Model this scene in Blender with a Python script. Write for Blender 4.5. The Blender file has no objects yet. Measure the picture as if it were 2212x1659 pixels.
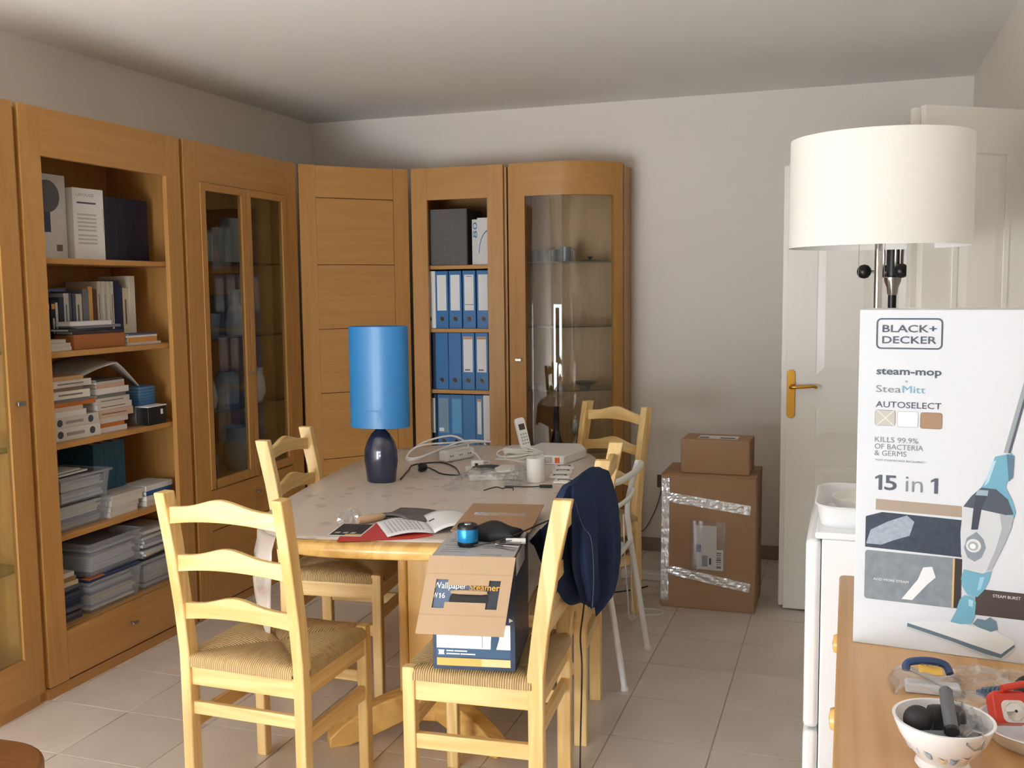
import bpy, bmesh, math, random
from mathutils import Vector, Matrix
R = random.Random(7)
PI = math.pi
scene = bpy.context.scene
COL = scene.collection

# ------------------------------------------------------------------ camera
def make_camera():
    yaw, pit, rol, h, f = 0.3280, 0.0954, -0.0109, 1.4778, 2141.87
    fw = Vector((-math.sin(yaw)*math.cos(pit), math.cos(yaw)*math.cos(pit), -math.sin(pit)))
    rt = Vector((math.cos(yaw), math.sin(yaw), 0)); up = rt.cross(fw)
    r2 = rt*math.cos(rol) + up*math.sin(rol); u2 = up*math.cos(rol) - rt*math.sin(rol)
    cam = bpy.data.cameras.new('camera'); cam.sensor_fit = 'HORIZONTAL'; cam.sensor_width = 36
    cam.lens = f/2212*36; cam.clip_start = 0.05
    o = bpy.data.objects.new('camera', cam); COL.objects.link(o)
    m = Matrix((r2, u2, -fw)).transposed().to_4x4(); m.translation = Vector((0, 0, h)); o.matrix_world = m
    scene.camera = o
make_camera()

# ------------------------------------------------------------------ light
world = bpy.data.worlds.new('world'); scene.world = world; world.use_nodes = True
bg = world.node_tree.nodes['Background']; bg.inputs[0].default_value = (0.80, 0.90, 1.0, 1); bg.inputs[1].default_value = 1.0
def area(name, loc, rot, sx, sy, energy, col):
    l = bpy.data.lights.new(name, 'AREA'); l.shape = 'RECTANGLE'; l.size = sx; l.size_y = sy; l.energy = energy; l.color = col
    o = bpy.data.objects.new(name, l); COL.objects.link(o); o.location = loc; o.rotation_euler = rot
    return o
# daylight standing in the opening of the wall behind the camera
area('daylight_french_window', (-2.10, -0.94, 0.68), (PI/2, 0, 0), 1.7, 1.24, 78, (0.86, 0.93, 1.0))
# sun falling through the french window onto the floor behind the camera
sl = bpy.data.lights.new('sun', 'SUN'); sl.energy = 44; sl.angle = 0.01; sl.color = (0.96, 0.97, 1.0)
so = bpy.data.objects.new('sun', sl); COL.objects.link(so); so.rotation_euler = (math.radians(38), 0, math.radians(4))
vs = scene.view_settings
vs.view_transform = 'Standard'; vs.look = 'None'; vs.gamma = 1; vs.use_curve_mapping = False; vs.exposure = 0.68
try:
    scene.cycles.max_bounces = 10; scene.cycles.diffuse_bounces = 6; scene.cycles.glossy_bounces = 4
    scene.cycles.transparent_max_bounces = 12; scene.cycles.caustics_reflective = False; scene.cycles.caustics_refractive = False
    scene.cycles.use_denoising = True
except Exception: pass

# ------------------------------------------------------------------ materials
def srgb(r, g, b):
    f = lambda c: ((c/255+0.055)/1.055)**2.4 if c/255 > 0.04045 else c/255/12.92
    return (f(r), f(g), f(b), 1)
def newmat(name):
    m = bpy.data.materials.new(name); m.use_nodes = True
    nt = m.node_tree; b = nt.nodes['Principled BSDF']
    return m, nt, b
def plain(name, rgb, rough=0.5, metal=0.0, spec=0.5, noise=0.0, nscale=30, bump=0.0, bscale=200, trans=0.0, coat=0.0, sss=0.0):
    m, nt, b = newmat(name); c = srgb(*rgb)
    b.inputs['Base Color'].default_value = c; b.inputs['Roughness'].default_value = rough
    b.inputs['Metallic'].default_value = metal; b.inputs['Specular IOR Level'].default_value = spec
    b.inputs['Coat Weight'].default_value = coat
    if trans: b.inputs['Transmission Weight'].default_value = trans
    tc = nt.nodes.new('ShaderNodeTexCoord')
    if noise:
        n = nt.nodes.new('ShaderNodeTexNoise'); n.inputs['Scale'].default_value = nscale; n.inputs['Detail'].default_value = 4
        r = nt.nodes.new('ShaderNodeMix'); r.data_type = 'RGBA'
        r.inputs[6].default_value = tuple(max(0, v*(1-noise)) for v in c[:3])+(1,); r.inputs[7].default_value = tuple(min(1, v*(1+noise)) for v in c[:3])+(1,)
        nt.links.new(tc.outputs['Object'], n.inputs['Vector']); nt.links.new(n.outputs['Fac'], r.inputs[0]); nt.links.new(r.outputs[2], b.inputs['Base Color'])
    if bump:
        n2 = nt.nodes.new('ShaderNodeTexNoise'); n2.inputs['Scale'].default_value = bscale; n2.inputs['Detail'].default_value = 3
        bp = nt.nodes.new('ShaderNodeBump'); bp.inputs['Strength'].default_value = bump; bp.inputs['Distance'].default_value = 0.002
        nt.links.new(tc.outputs['Object'], n2.inputs['Vector']); nt.links.new(n2.outputs['Fac'], bp.inputs['Height']); nt.links.new(bp.outputs['Normal'], b.inputs['Normal'])
    return m
def wood(name, c1, c2, axis='z', rough=0.4, ring=18, grain=60, knots=0.0, mixw=0.5, vary=0.06):
    m, nt, b = newmat(name); N = nt.nodes.new; L = nt.links.new
    tc = N('ShaderNodeTexCoord'); oi = N('ShaderNodeObjectInfo')
    ad = N('ShaderNodeVectorMath'); ad.operation = 'ADD'
    sc = N('ShaderNodeVectorMath'); sc.operation = 'SCALE'; sc.inputs['Scale'].default_value = 13.0
    cv = N('ShaderNodeCombineXYZ')
    for i in range(3): L(oi.outputs['Random'], cv.inputs[i])
    L(cv.outputs[0], sc.inputs[0]); L(tc.outputs['Object'], ad.inputs[0]); L(sc.outputs[0], ad.inputs[1])
    mp = N('ShaderNodeMapping'); k = {'x': 0, 'y': 1, 'z': 2}[axis]; s = [1, 1, 1]; s[k] = 0.06
    mp.inputs['Scale'].default_value = s; L(ad.outputs[0], mp.inputs['Vector'])
    n1 = N('ShaderNodeTexNoise'); n1.inputs['Scale'].default_value = ring; n1.inputs['Detail'].default_value = 3; n1.inputs['Distortion'].default_value = 1.2
    n2 = N('ShaderNodeTexNoise'); n2.inputs['Scale'].default_value = grain*4; n2.inputs['Detail'].default_value = 2
    L(mp.outputs[0], n1.inputs['Vector']); L(mp.outputs[0], n2.inputs['Vector'])
    w = N('ShaderNodeMath'); w.operation = 'SINE'; mu = N('ShaderNodeMath'); mu.operation = 'MULTIPLY'; mu.inputs[1].default_value = 26
    L(n1.outputs['Fac'], mu.inputs[0]); L(mu.outputs[0], w.inputs[0])
    ma = N('ShaderNodeMath'); ma.operation = 'MULTIPLY_ADD'; ma.inputs[1].default_value = 0.5*mixw; ma.inputs[2].default_value = 0.5*mixw
    L(w.outputs[0], ma.inputs[0])
    m2 = N('ShaderNodeMath'); m2.operation = 'MULTIPLY_ADD'; m2.inputs[1].default_value = 1-mixw; L(n2.outputs['Fac'], m2.inputs[0]); L(ma.outputs[0], m2.inputs[2])
    mx = N('ShaderNodeMix'); mx.data_type = 'RGBA'; mx.inputs[6].default_value = srgb(*c1); mx.inputs[7].default_value = srgb(*c2)
    L(m2.outputs[0], mx.inputs[0])
    hs = N('ShaderNodeHueSaturation'); vr = N('ShaderNodeMath'); vr.operation = 'MULTIPLY_ADD'; vr.inputs[1].default_value = 2*vary; vr.inputs[2].default_value = 1-vary
    L(oi.outputs['Random'], vr.inputs[0]); L(vr.outputs[0], hs.inputs['Value']); L(mx.outputs[2], hs.inputs['Color'])
    last = hs.outputs[0]
    if knots:
        vo = N('ShaderNodeTexVoronoi'); vo.inputs['Scale'].default_value = 5; mp2 = N('ShaderNodeMapping'); s2 = [1, 1, 1]; s2[k] = 0.5
        mp2.inputs['Scale'].default_value = s2; L(ad.outputs[0], mp2.inputs['Vector']); L(mp2.outputs[0], vo.inputs['Vector'])
        cr = N('ShaderNodeValToRGB'); cr.color_ramp.elements[0].position = 0.06; cr.color_ramp.elements[1].position = 0.11
        cr.color_ramp.elements[0].color = (1, 1, 1, 1); cr.color_ramp.elements[1].color = (0, 0, 0, 1)
        L(vo.outputs['Distance'], cr.inputs[0]); kx = N('ShaderNodeMix'); kx.data_type = 'RGBA'; kx.inputs[7].default_value = srgb(120, 62, 22)
        mk = N('ShaderNodeMath'); mk.operation = 'MULTIPLY'; mk.inputs[1].default_value = knots; L(cr.outputs[0], mk.inputs[0])
        L(mk.outputs[0], kx.inputs[0]); L(last, kx.inputs[6]); last = kx.outputs[2]
    L(last, b.inputs['Base Color']); b.inputs['Roughness'].default_value = rough
    bp = N('ShaderNodeBump'); bp.inputs['Strength'].default_value = 0.08; bp.inputs['Distance'].default_value = 0.001
    L(m2.outputs[0], bp.inputs['Height']); L(bp.outputs['Normal'], b.inputs['Normal'])
    return m
def thin_glass(name, tint=(1, 1, 1), refl=1.0, rough=0.0, base=0.04, haze=0.0, hazecol=(220, 225, 228)):
    m, nt, b = newmat(name); N = nt.nodes.new; L = nt.links.new; nt.nodes.remove(b); out = nt.nodes['Material Output']
    t = N('ShaderNodeBsdfTransparent'); t.inputs[0].default_value = (*tint, 1)
    g = N('ShaderNodeBsdfGlossy'); g.inputs['Roughness'].default_value = rough
    lw = N('ShaderNodeLayerWeight'); lw.inputs[0].default_value = 0.5
    fr = N('ShaderNodeMath'); fr.operation = 'POWER'; fr.inputs[1].default_value = 5.0; L(lw.outputs['Facing'], fr.inputs[0])
    mu = N('ShaderNodeMath'); mu.operation = 'MULTIPLY_ADD'; mu.inputs[1].default_value = refl; mu.inputs[2].default_value = base; mu.use_clamp = True
    L(fr.outputs[0], mu.inputs[0]); mx = N('ShaderNodeMixShader'); L(mu.outputs[0], mx.inputs[0])
    if haze:
        d = N('ShaderNodeBsdfDiffuse'); d.inputs[0].default_value = srgb(*hazecol); m2 = N('ShaderNodeMixShader'); m2.inputs[0].default_value = haze
        L(t.outputs[0], m2.inputs[1]); L(d.outputs[0], m2.inputs[2]); L(m2.outputs[0], mx.inputs[1])
    else: L(t.outputs[0], mx.inputs[1])
    L(g.outputs[0], mx.inputs[2]); L(mx.outputs[0], out.inputs[0])
    return m
M = {}
for ax in 'xyz':
    M['oak_'+ax] = wood('oak_'+ax, (172, 123, 64), (190, 142, 82), ax, rough=0.38, ring=10, grain=50, mixw=0.35, vary=0.02)
    M['pine_'+ax] = wood('pine_'+ax, (214, 172, 102), (243, 213, 152), ax, rough=0.35, ring=9, grain=40, mixw=0.6, vary=0.03)
    M['tpine_'+ax] = wood('table_pine_'+ax, (210, 160, 84), (234, 192, 116), ax, rough=0.25, ring=8, grain=40, knots=0.8, mixw=0.6, vary=0.03)
    M['dpine_'+ax] = wood('dresser_pine_'+ax, (190, 144, 92), (210, 168, 118), ax, rough=0.35, ring=7, grain=30, mixw=0.6, vary=0.02)
M['brown'] = wood('brown_stained_wood', (104, 62, 30), (126, 80, 42), 'x', rough=0.4)
M['wall'] = plain('wall_paint', (226, 220, 212), 0.9, spec=0.2, noise=0.02, nscale=3, bump=0.05, bscale=120)
M['ceiling'] = plain('ceiling_paint', (232, 231, 228), 0.95, spec=0.1, noise=0.01, nscale=3)
M['white_paint'] = plain('door_paint', (232, 229, 222), 0.35, noise=0.01, nscale=5)
M['tile'] = None
M['grout'] = plain('grout', (186, 174, 162), 0.95, spec=0.1)
M['brass'] = plain('brass', (212, 160, 70), 0.22, 1.0)
M['chrome'] = plain('chrome', (205, 205, 205), 0.15, 1.0)
M['steel'] = plain('brushed_steel', (170, 168, 165), 0.35, 1.0)
M['black'] = plain('black_plastic', (22, 22, 24), 0.35)
M['dark'] = plain('dark_plastic', (42, 42, 46), 0.5)
M['white'] = plain('white_plastic', (232, 232, 228), 0.35)
M['white_matt'] = plain('white_matt', (228, 227, 222), 0.7)
M['enamel'] = plain('white_enamel', (238, 240, 242), 0.22, coat=0.3)
M['paper'] = plain('paper', (226, 228, 228), 0.8, noise=0.02, nscale=20)
M['card'] = plain('cardboard', (172, 140, 110), 0.85, spec=0.2, noise=0.05, nscale=25)
M['card_light'] = plain('cardboard_light', (180, 154, 124), 0.85, spec=0.2, noise=0.03, nscale=40)
M['navy'] = plain('navy_fabric', (38, 50, 78), 0.95, spec=0.15, noise=0.12, nscale=40, bump=0.5, bscale=500)
M['lining'] = plain('dark_lining', (26, 28, 36), 0.8, spec=0.2)
M['blue_binder'] = plain('blue_binder', (40, 108, 168), 0.35, noise=0.03, nscale=60)
M['dark_binder'] = plain('dark_binder', (16, 34, 62), 0.3)
M['blue_shade'] = plain('blue_lamp_shade', (44, 120, 178), 0.4, noise=0.04, nscale=90, coat=0.08)
M['ceramic_dark'] = plain('dark_blue_ceramic', (38, 44, 66), 0.12, noise=0.5, nscale=14, coat=0.4)
M['shade_white'] = plain('white_shade', (236, 235, 230), 0.8, noise=0.01, nscale=200, bump=0.1, bscale=600)
M['red'] = plain('red_card', (196, 62, 44), 0.5)
M['red_plastic'] = plain('red_plastic', (200, 52, 34), 0.3)
M['teal'] = plain('teal_print', (110, 168, 192), 0.4)
M['ink'] = plain('ink_grey', (78, 90, 104), 0.5)
M['ink_soft'] = plain('ink_light', (128, 134, 142), 0.5)
M['black_ink'] = plain('ink_black', (40, 42, 48), 0.5)
M['tape'] = plain('clear_tape', (222, 222, 222), 0.2, 0.6, noise=0.1, nscale=60, bump=0.6, bscale=60)
M['glass'] = thin_glass('cabinet_glass', (0.93, 0.95, 0.94), 1.0)
M['glass_shelf'] = thin_glass('glass_shelf', (0.80, 0.88, 0.86), 1.0)
M['clear'] = thin_glass('clear_plastic', (0.95, 0.95, 0.95), 1.0, 0.05, 0.07, haze=0.07, hazecol=(235, 236, 238))
M['bin'] = thin_glass('frosted_plastic', (0.93, 0.95, 0.97), 0.9, 0.15, 0.04, haze=0.13, hazecol=(240, 244, 250))
M['wineglass'] = thin_glass('drinking_glass', (0.86, 0.88, 0.9), 1.6, 0.02, 0.06, haze=0.08)
_c = {}
def C(r, g, b, rough=0.6):
    k = (r, g, b, rough)
    if k not in _c: _c[k] = plain('colour_%02x%02x%02x' % (r, g, b), (r, g, b), rough, noise=0.03, nscale=40)
    return _c[k]
def tile_mat():
    m, nt, b = newmat('floor_tile'); N = nt.nodes.new; L = nt.links.new
    ge = N('ShaderNodeNewGeometry'); oi = N('ShaderNodeObjectInfo')
    n = N('ShaderNodeTexNoise'); n.inputs['Scale'].default_value = 5; n.inputs['Detail'].default_value = 5; L(ge.outputs['Position'], n.inputs['Vector'])
    n2 = N('ShaderNodeTexNoise'); n2.inputs['Scale'].default_value = 90; n2.inputs['Detail'].default_value = 3; L(ge.outputs['Position'], n2.inputs['Vector'])
    a = N('ShaderNodeMath'); a.operation = 'MULTIPLY_ADD'; a.inputs[1].default_value = 0.35; L(n2.outputs['Fac'], a.inputs[0]); L(n.outputs['Fac'], a.inputs[2])
    mx = N('ShaderNodeMix'); mx.data_type = 'RGBA'; mx.inputs[6].default_value = srgb(200, 189, 178); mx.inputs[7].default_value = srgb(222, 212, 202)
    L(a.outputs[0], mx.inputs[0])
    hs = N('ShaderNodeHueSaturation'); vr = N('ShaderNodeMath'); vr.operation = 'MULTIPLY_ADD'; vr.inputs[1].default_value = 0.08; vr.inputs[2].default_value = 0.96
    L(oi.outputs['Random'], vr.inputs[0]); L(vr.outputs[0], hs.inputs['Value']); L(mx.outputs[2], hs.inputs['Color']); L(hs.outputs[0], b.inputs['Base Color'])
    b.inputs['Roughness'].default_value = 0.28; b.inputs['Specular IOR Level'].default_value = 0.5
    bp = N('ShaderNodeBump'); bp.inputs['Strength'].default_value = 0.06; bp.inputs['Distance'].default_value = 0.002; L(n.outputs['Fac'], bp.inputs['Height']); L(bp.outputs[0], b.inputs['Normal'])
    return m
M['tile'] = tile_mat()
def rush_mat():
    m, nt, b = newmat('rush_weave'); N = nt.nodes.new; L = nt.links.new
    uv = N('ShaderNodeUVMap'); sx = N('ShaderNodeSeparateXYZ'); L(uv.outputs[0], sx.inputs[0])
    n = N('ShaderNodeTexNoise'); n.inputs['Scale'].default_value = 14; n.inputs['Detail'].default_value = 2; L(uv.outputs[0], n.inputs['Vector'])
    ad = N('ShaderNodeMath'); ad.operation = 'MULTIPLY_ADD'; ad.inputs[1].default_value = 0.006; L(n.outputs['Fac'], ad.inputs[0]); L(sx.outputs[0], ad.inputs[2])
    mu = N('ShaderNodeMath'); mu.operation = 'MULTIPLY'; mu.inputs[1].default_value = 2*PI/0.0065; L(ad.outputs[0], mu.inputs[0])
    sn = N('ShaderNodeMath'); sn.operation = 'SINE'; L(mu.outputs[0], sn.inputs[0])
    f = N('ShaderNodeMath'); f.operation = 'MULTIPLY_ADD'; f.inputs[1].default_value = 0.4; f.inputs[2].default_value = 0.5; L(sn.outputs[0], f.inputs[0])
    f2 = N('ShaderNodeMath'); f2.operation = 'MULTIPLY'; L(f.outputs[0], f2.inputs[0])
    n3 = N('ShaderNodeTexNoise'); n3.inputs['Scale'].default_value = 60; L(uv.outputs[0], n3.inputs['Vector'])
    f3 = N('ShaderNodeMath'); f3.operation = 'ADD'; f3.inputs[1].default_value = 0.35; L(n3.outputs['Fac'], f3.inputs[0]); L(f3.outputs[0], f2.inputs[1])
    mx = N('ShaderNodeMix'); mx.data_type = 'RGBA'; mx.inputs[6].default_value = srgb(170, 136, 86); mx.inputs[7].default_value = srgb(230, 202, 148); L(f2.outputs[0], mx.inputs[0])
    L(mx.outputs[2], b.inputs['Base Color']); b.inputs['Roughness'].default_value = 0.45
    bp = N('ShaderNodeBump'); bp.inputs['Strength'].default_value = 0.8; bp.inputs['Distance'].default_value = 0.002; L(sn.outputs[0], bp.inputs['Height']); L(bp.outputs[0], b.inputs['Normal'])
    return m
M['rush'] = rush_mat()
def cloth_mat():
    m, nt, b = newmat('flowered_oilcloth'); N = nt.nodes.new; L = nt.links.new
    tc = N('ShaderNodeTexCoord'); nd = N('ShaderNodeTexNoise'); nd.inputs['Scale'].default_value = 18; L(tc.outputs['Object'], nd.inputs['Vector'])
    sc = N('ShaderNodeVectorMath'); sc.operation = 'SCALE'; sc.inputs['Scale'].default_value = 0.03; L(nd.outputs['Color'], sc.inputs[0])
    ad = N('ShaderNodeVectorMath'); ad.operation = 'ADD'; L(tc.outputs['Object'], ad.inputs[0]); L(sc.outputs[0], ad.inputs[1])
    base = srgb(188, 172, 156); last = None
    nb = N('ShaderNodeTexNoise'); nb.inputs['Scale'].default_value = 3; L(tc.outputs['Object'], nb.inputs['Vector'])
    mb = N('ShaderNodeMix'); mb.data_type = 'RGBA'; mb.inputs[6].default_value = srgb(206, 193, 180); mb.inputs[7].default_value = srgb(218, 207, 196); L(nb.outputs['Fac'], mb.inputs[0]); last = mb.outputs[2]
    for scl, off, col, r0, r1 in ((8.5, 0, (150, 150, 138), .15, .22), (8.5, .018, (228, 220, 208), .10, .15), (7.3, .4, (196, 160, 142), .10, .16), (9.1, .7, (150, 140, 146), .08, .13)):
        o2 = N('ShaderNodeVectorMath'); o2.operation = 'ADD'; o2.inputs[1].default_value = (off, off*.6, 0); L(ad.outputs[0], o2.inputs[0])
        v = N('ShaderNodeTexVoronoi'); v.inputs['Scale'].default_value = scl; L(o2.outputs[0], v.inputs['Vector'])
        cr = N('ShaderNodeValToRGB'); e = cr.color_ramp.elements; e[0].position = r0; e[1].position = r1; e[0].color = (1, 1, 1, 1); e[1].color = (0, 0, 0, 1); L(v.outputs['Distance'], cr.inputs[0])
        nz = N('ShaderNodeTexNoise'); nz.inputs['Scale'].default_value = 55; L(tc.outputs['Object'], nz.inputs['Vector'])
        mm = N('ShaderNodeMath'); mm.operation = 'MULTIPLY'; L(cr.outputs[0], mm.inputs[0]); L(nz.outputs['Fac'], mm.inputs[1])
        mx = N('ShaderNodeMix'); mx.data_type = 'RGBA'; mx.inputs[7].default_value = srgb(*col); L(mm.outputs[0], mx.inputs[0]); L(last, mx.inputs[6]); last = mx.outputs[2]
    L(last, b.inputs['Base Color']); b.inputs['Roughness'].default_value = 0.33
    return m
M['cloth'] = cloth_mat()

# ------------------------------------------------------------------ mesh helpers
class MB:
    def __init__(s): s.v = []; s.f = []; s.uv = None
    def add(s, vs, fs):
        o = len(s.v); s.v += [tuple(p) for p in vs]; s.f += [tuple(i+o for i in f) for f in fs]; return s
    def box(s, x0, x1, y0, y1, z0, z1):
        return s.add([(x0,y0,z0),(x1,y0,z0),(x1,y1,z0),(x0,y1,z0),(x0,y0,z1),(x1,y0,z1),(x1,y1,z1),(x0,y1,z1)],
                     [(0,3,2,1),(4,5,6,7),(0,1,5,4),(1,2,6,5),(2,3,7,6),(3,0,4,7)])
    def obox(s, c, size, rot=(0, 0, 0)):
        m = Matrix.Translation(c) @ (Matrix.Rotation(rot[2], 4, 'Z') @ Matrix.Rotation(rot[1], 4, 'Y') @ Matrix.Rotation(rot[0], 4, 'X'))
        b = MB().box(-size[0]/2, size[0]/2, -size[1]/2, size[1]/2, -size[2]/2, size[2]/2)
        return s.add([m @ Vector(p) for p in b.v], b.f)
    def prism(s, poly, h0, h1, axis='z'):
        n = len(poly); P = {'z': lambda a, b, h: (a, b, h), 'x': lambda a, b, h: (h, a, b), 'y': lambda a, b, h: (a, h, b)}[axis]
        return s.add([P(a, b, h0) for a, b in poly]+[P(a, b, h1) for a, b in poly],
                     [tuple(range(n))[::-1], tuple(range(n, 2*n))]+[(i, (i+1) % n, n+(i+1) % n, n+i) for i in range(n)])
    def tube(s, pts, r, n=8, closed=False):
        pts = [Vector(p) for p in pts]; k = len(pts); rr = r if isinstance(r, (list, tuple)) else [r]*k
        up = Vector((0, 0, 1)); vs = []; prev = None
        for i, p in enumerate(pts):
            a = pts[(i-1) % k] if (closed or i) else p; b = pts[(i+1) % k] if (closed or i < k-1) else p
            t = (b-a).normalized() if (b-a).length > 1e-9 else Vector((0, 0, 1))
            if prev is None: u = t.cross(up) if abs(t.z) < 0.9 else t.cross(Vector((1, 0, 0)))
            else: u = prev - t*prev.dot(t)
            u.normalize(); prev = u; w = t.cross(u)
            vs += [p+(u*math.cos(2*PI*j/n)+w*math.sin(2*PI*j/n))*rr[i] for j in range(n)]
        fs = []
        for i in range(k if closed else k-1):
            for j in range(n):
                a, b = i*n+j, i*n+(j+1) % n; c, d = ((i+1) % k)*n+(j+1) % n, ((i+1) % k)*n+j; fs.append((a, b, c, d))
        if not closed: fs += [tuple(range(n))[::-1], tuple(range((k-1)*n, k*n))]
        return s.add(vs, fs)
    def lathe(s, prof, n=32, c=(0, 0, 0), sx=1, sy=1, cap=True):
        vs = []; k = len(prof)
        for r, z in prof:
            vs += [(c[0]+sx*r*math.cos(2*PI*j/n), c[1]+sy*r*math.sin(2*PI*j/n), c[2]+z) for j in range(n)]
        fs = [(i*n+j, i*n+(j+1) % n, (i+1)*n+(j+1) % n, (i+1)*n+j) for i in range(k-1) for j in range(n)]
        if cap: fs += [tuple(range(n))[::-1], tuple(range((k-1)*n, k*n))]
        return s.add(vs, fs)
    def grid(s, fn, nu, nv, closeu=False):
        vs = [fn(i/nu if closeu else i/(nu-1), j/(nv-1)) for j in range(nv) for i in range(nu)]
        m = nu if closeu else nu-1
        return s.add(vs, [(j*nu+i, j*nu+(i+1) % nu, (j+1)*nu+(i+1) % nu, (j+1)*nu+i) for j in range(nv-1) for i in range(m)])
    def xf(s, m): s.v = [tuple(m @ Vector(p)) for p in s.v]; return s
    def mesh(s, name, mat, bevel=0, seg=2, smooth=False, solid=0):
        me = bpy.data.meshes.new(name); bm = bmesh.new()
        vs = [bm.verts.new(p) for p in s.v]
        for f in s.f:
            try: bm.faces.new([vs[i] for i in f])
            except ValueError: pass
        bmesh.ops.remove_doubles(bm, verts=bm.verts, dist=1e-6)
        bmesh.ops.recalc_face_normals(bm, faces=bm.faces)
        if bevel:
            es = [e for e in bm.edges if len(e.link_faces) == 2 and e.calc_face_angle(0) > 0.6]
            if es:
                old = bmesh.ops.bevel(bm, geom=es, offset=bevel, segments=seg, affect='EDGES', clamp_overlap=True, profile=0.5)
                for f in old['faces']: f.smooth = True
        bm.to_mesh(me); bm.free()
        if mat: me.materials.append(mat)
        if smooth:
            me.shade_smooth(); me.set_sharp_from_angle(angle=0.75)
        return me
    def build(s, name, mat, parent=None, **k):
        solid = k.pop('solid', 0)
        o = bpy.data.objects.new(name, s.mesh(name, mat, **k)); COL.objects.link(o)
        if parent: o.parent = parent
        if solid:
            md = o.modifiers.new('thickness', 'SOLIDIFY'); md.thickness = solid; md.offset = 0
        return o
def tag(o, label=None, cat=None, group=None, kind=None):
    if label: o['label'] = label
    if cat: o['category'] = cat
    if group: o['group'] = group
    if kind: o['kind'] = kind
    return o
def thing(name, label, cat, loc=(0, 0, 0), rz=0, group=None):
    o = bpy.data.objects.new(name, None); COL.objects.link(o); o.location = loc; o.rotation_euler = (0, 0, rz); o.empty_display_size = 0.05
    return tag(o, label, cat, group)
def place(o, loc, rz=0, rx=0, ry=0): o.location = loc; o.rotation_euler = (rx, ry, rz); return o
def part(name, mat, parent, *boxes, **k):
    m = MB()
    for b in boxes: m.box(*b)
    return m.build(name, mat, parent, **k)
def copy_tree(o, parent=None):
    c = o.copy(); COL.objects.link(c); c.parent = parent
    for ch in [x for x in bpy.data.objects if x.parent == o]: copy_tree(ch, c)
    return c
def text_mesh(s, bold=0.0):
    cu = bpy.data.curves.new('t', 'FONT'); cu.body = s; cu.size = 1; cu.offset = bold; cu.resolution_u = 3
    o = bpy.data.objects.new('t', cu); COL.objects.link(o)
    dg = bpy.context.evaluated_depsgraph_get(); dg.update()
    me = bpy.data.meshes.new_from_object(o.evaluated_get(dg)); bpy.data.objects.remove(o); bpy.data.curves.remove(cu)
    return me
def lettering(s, mat, parent, o, r, u, w, h=None, bold=0.0, name='lettering', eps=0.0006):
    """text s laid on a plane: o = lower-left corner, r/u = unit right/up vectors, fitted to width w (and height h)"""
    me = text_mesh(s, bold); me.name = name
    xs = [v.co.x for v in me.vertices]; ys = [v.co.y for v in me.vertices]
    x0, x1, y0, y1 = min(xs), max(xs), min(ys), max(ys); kx = w/(x1-x0); ky = h/(y1-y0) if h else kx
    o, r, u = Vector(o), Vector(r).normalized(), Vector(u).normalized(); n = r.cross(u)
    for v in me.vertices: v.co = o + r*((v.co.x-x0)*kx) + u*((v.co.y-y0)*ky) + n*eps
    me.materials.clear(); me.materials.append(mat)
    ob = bpy.data.objects.new(name, me); COL.objects.link(ob); ob.parent = parent
    return ob
def flat(name, mat, parent, pts, o, r, u, eps=0.0004, thick=0.0002):
    """a printed patch: polygon pts (s,t) on plane o + r*s + u*t"""
    o, r, u = Vector(o), Vector(r).normalized(), Vector(u).normalized(); n = r.cross(u); k = len(pts); mb = MB()
    a = [o+r*p[0]+u*p[1]+n*eps for p in pts]; b = [o+r*p[0]+u*p[1]+n*(eps-thick) for p in pts]
    mb.add(a+b, [tuple(range(k)), tuple(range(k, 2*k))[::-1]]+[(i, i+k, (i+1) % k+k, (i+1) % k) for i in range(k)])
    return mb.build(name, mat, parent)
def rrect(x0, x1, y0, y1, r, n=5):
    out = []
    for cx, cy, a in ((x1-r, y0+r, -PI/2), (x1-r, y1-r, 0), (x0+r, y1-r, PI/2), (x0+r, y0+r, PI)):
        out += [(cx+r*math.cos(a+PI/2*i/n), cy+r*math.sin(a+PI/2*i/n)) for i in range(n+1)]
    return out
def spline(pts, n=6):
    P = [Vector(p) for p in pts]; out = []
    for i in range(len(P)-1):
        p0, p1, p2, p3 = P[max(i-1, 0)], P[i], P[i+1], P[min(i+2, len(P)-1)]
        for k in range(n):
            t = k/n
            out.append(0.5*((2*p1)+(p2-p0)*t+(2*p0-5*p1+4*p2-p3)*t*t+(3*p1-p0-3*p2+p3)*t**3))
    out.append(P[-1]); return out
# ------------------------------------------------------------------ the room
XL, XR, YB, YF, ZC = -3.13, 0.557, 5.45, -0.90, 2.495
T = 1/3.0; GX, GY = -0.7249, 4.1005
floor = tag(MB().box(XL, XR, YF, YB, -0.06, -0.0025).build('floor', M['grout']), kind='structure')
def make_tiles():
    cache = {}
    i0 = int(math.floor((XL-GX)/T)); i1 = int(math.ceil((XR-GX)/T)); j0 = int(math.floor((YF-GY)/T)); j1 = int(math.ceil((YB-GY)/T))
    for j in range(j1-1, j0-1, -1):
        for i in range(i0, i1):
            x0, x1 = max(GX+i*T+.0022, XL), min(GX+(i+1)*T-.0022, XR); y0, y1 = max(GY+j*T+.0022, YF), min(GY+(j+1)*T-.0022, YB)
            if x1-x0 < .01 or y1-y0 < .01: continue
            k = (round(x1-x0, 4), round(y1-y0, 4))
            if k not in cache: cache[k] = MB().box(-k[0]/2, k[0]/2, -k[1]/2, k[1]/2, -.008, 0).mesh('floor_tile', M['tile'], bevel=.0012, seg=1)
            o = bpy.data.objects.new('floor_tile', cache[k]); COL.objects.link(o); o.parent = floor
            o.location = ((x0+x1)/2, (y0+y1)/2, 0)
make_tiles()
def struct(name, mat, *boxes, **k):
    return tag(part(name, mat, None, *boxes, **k), kind='structure')
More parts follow.
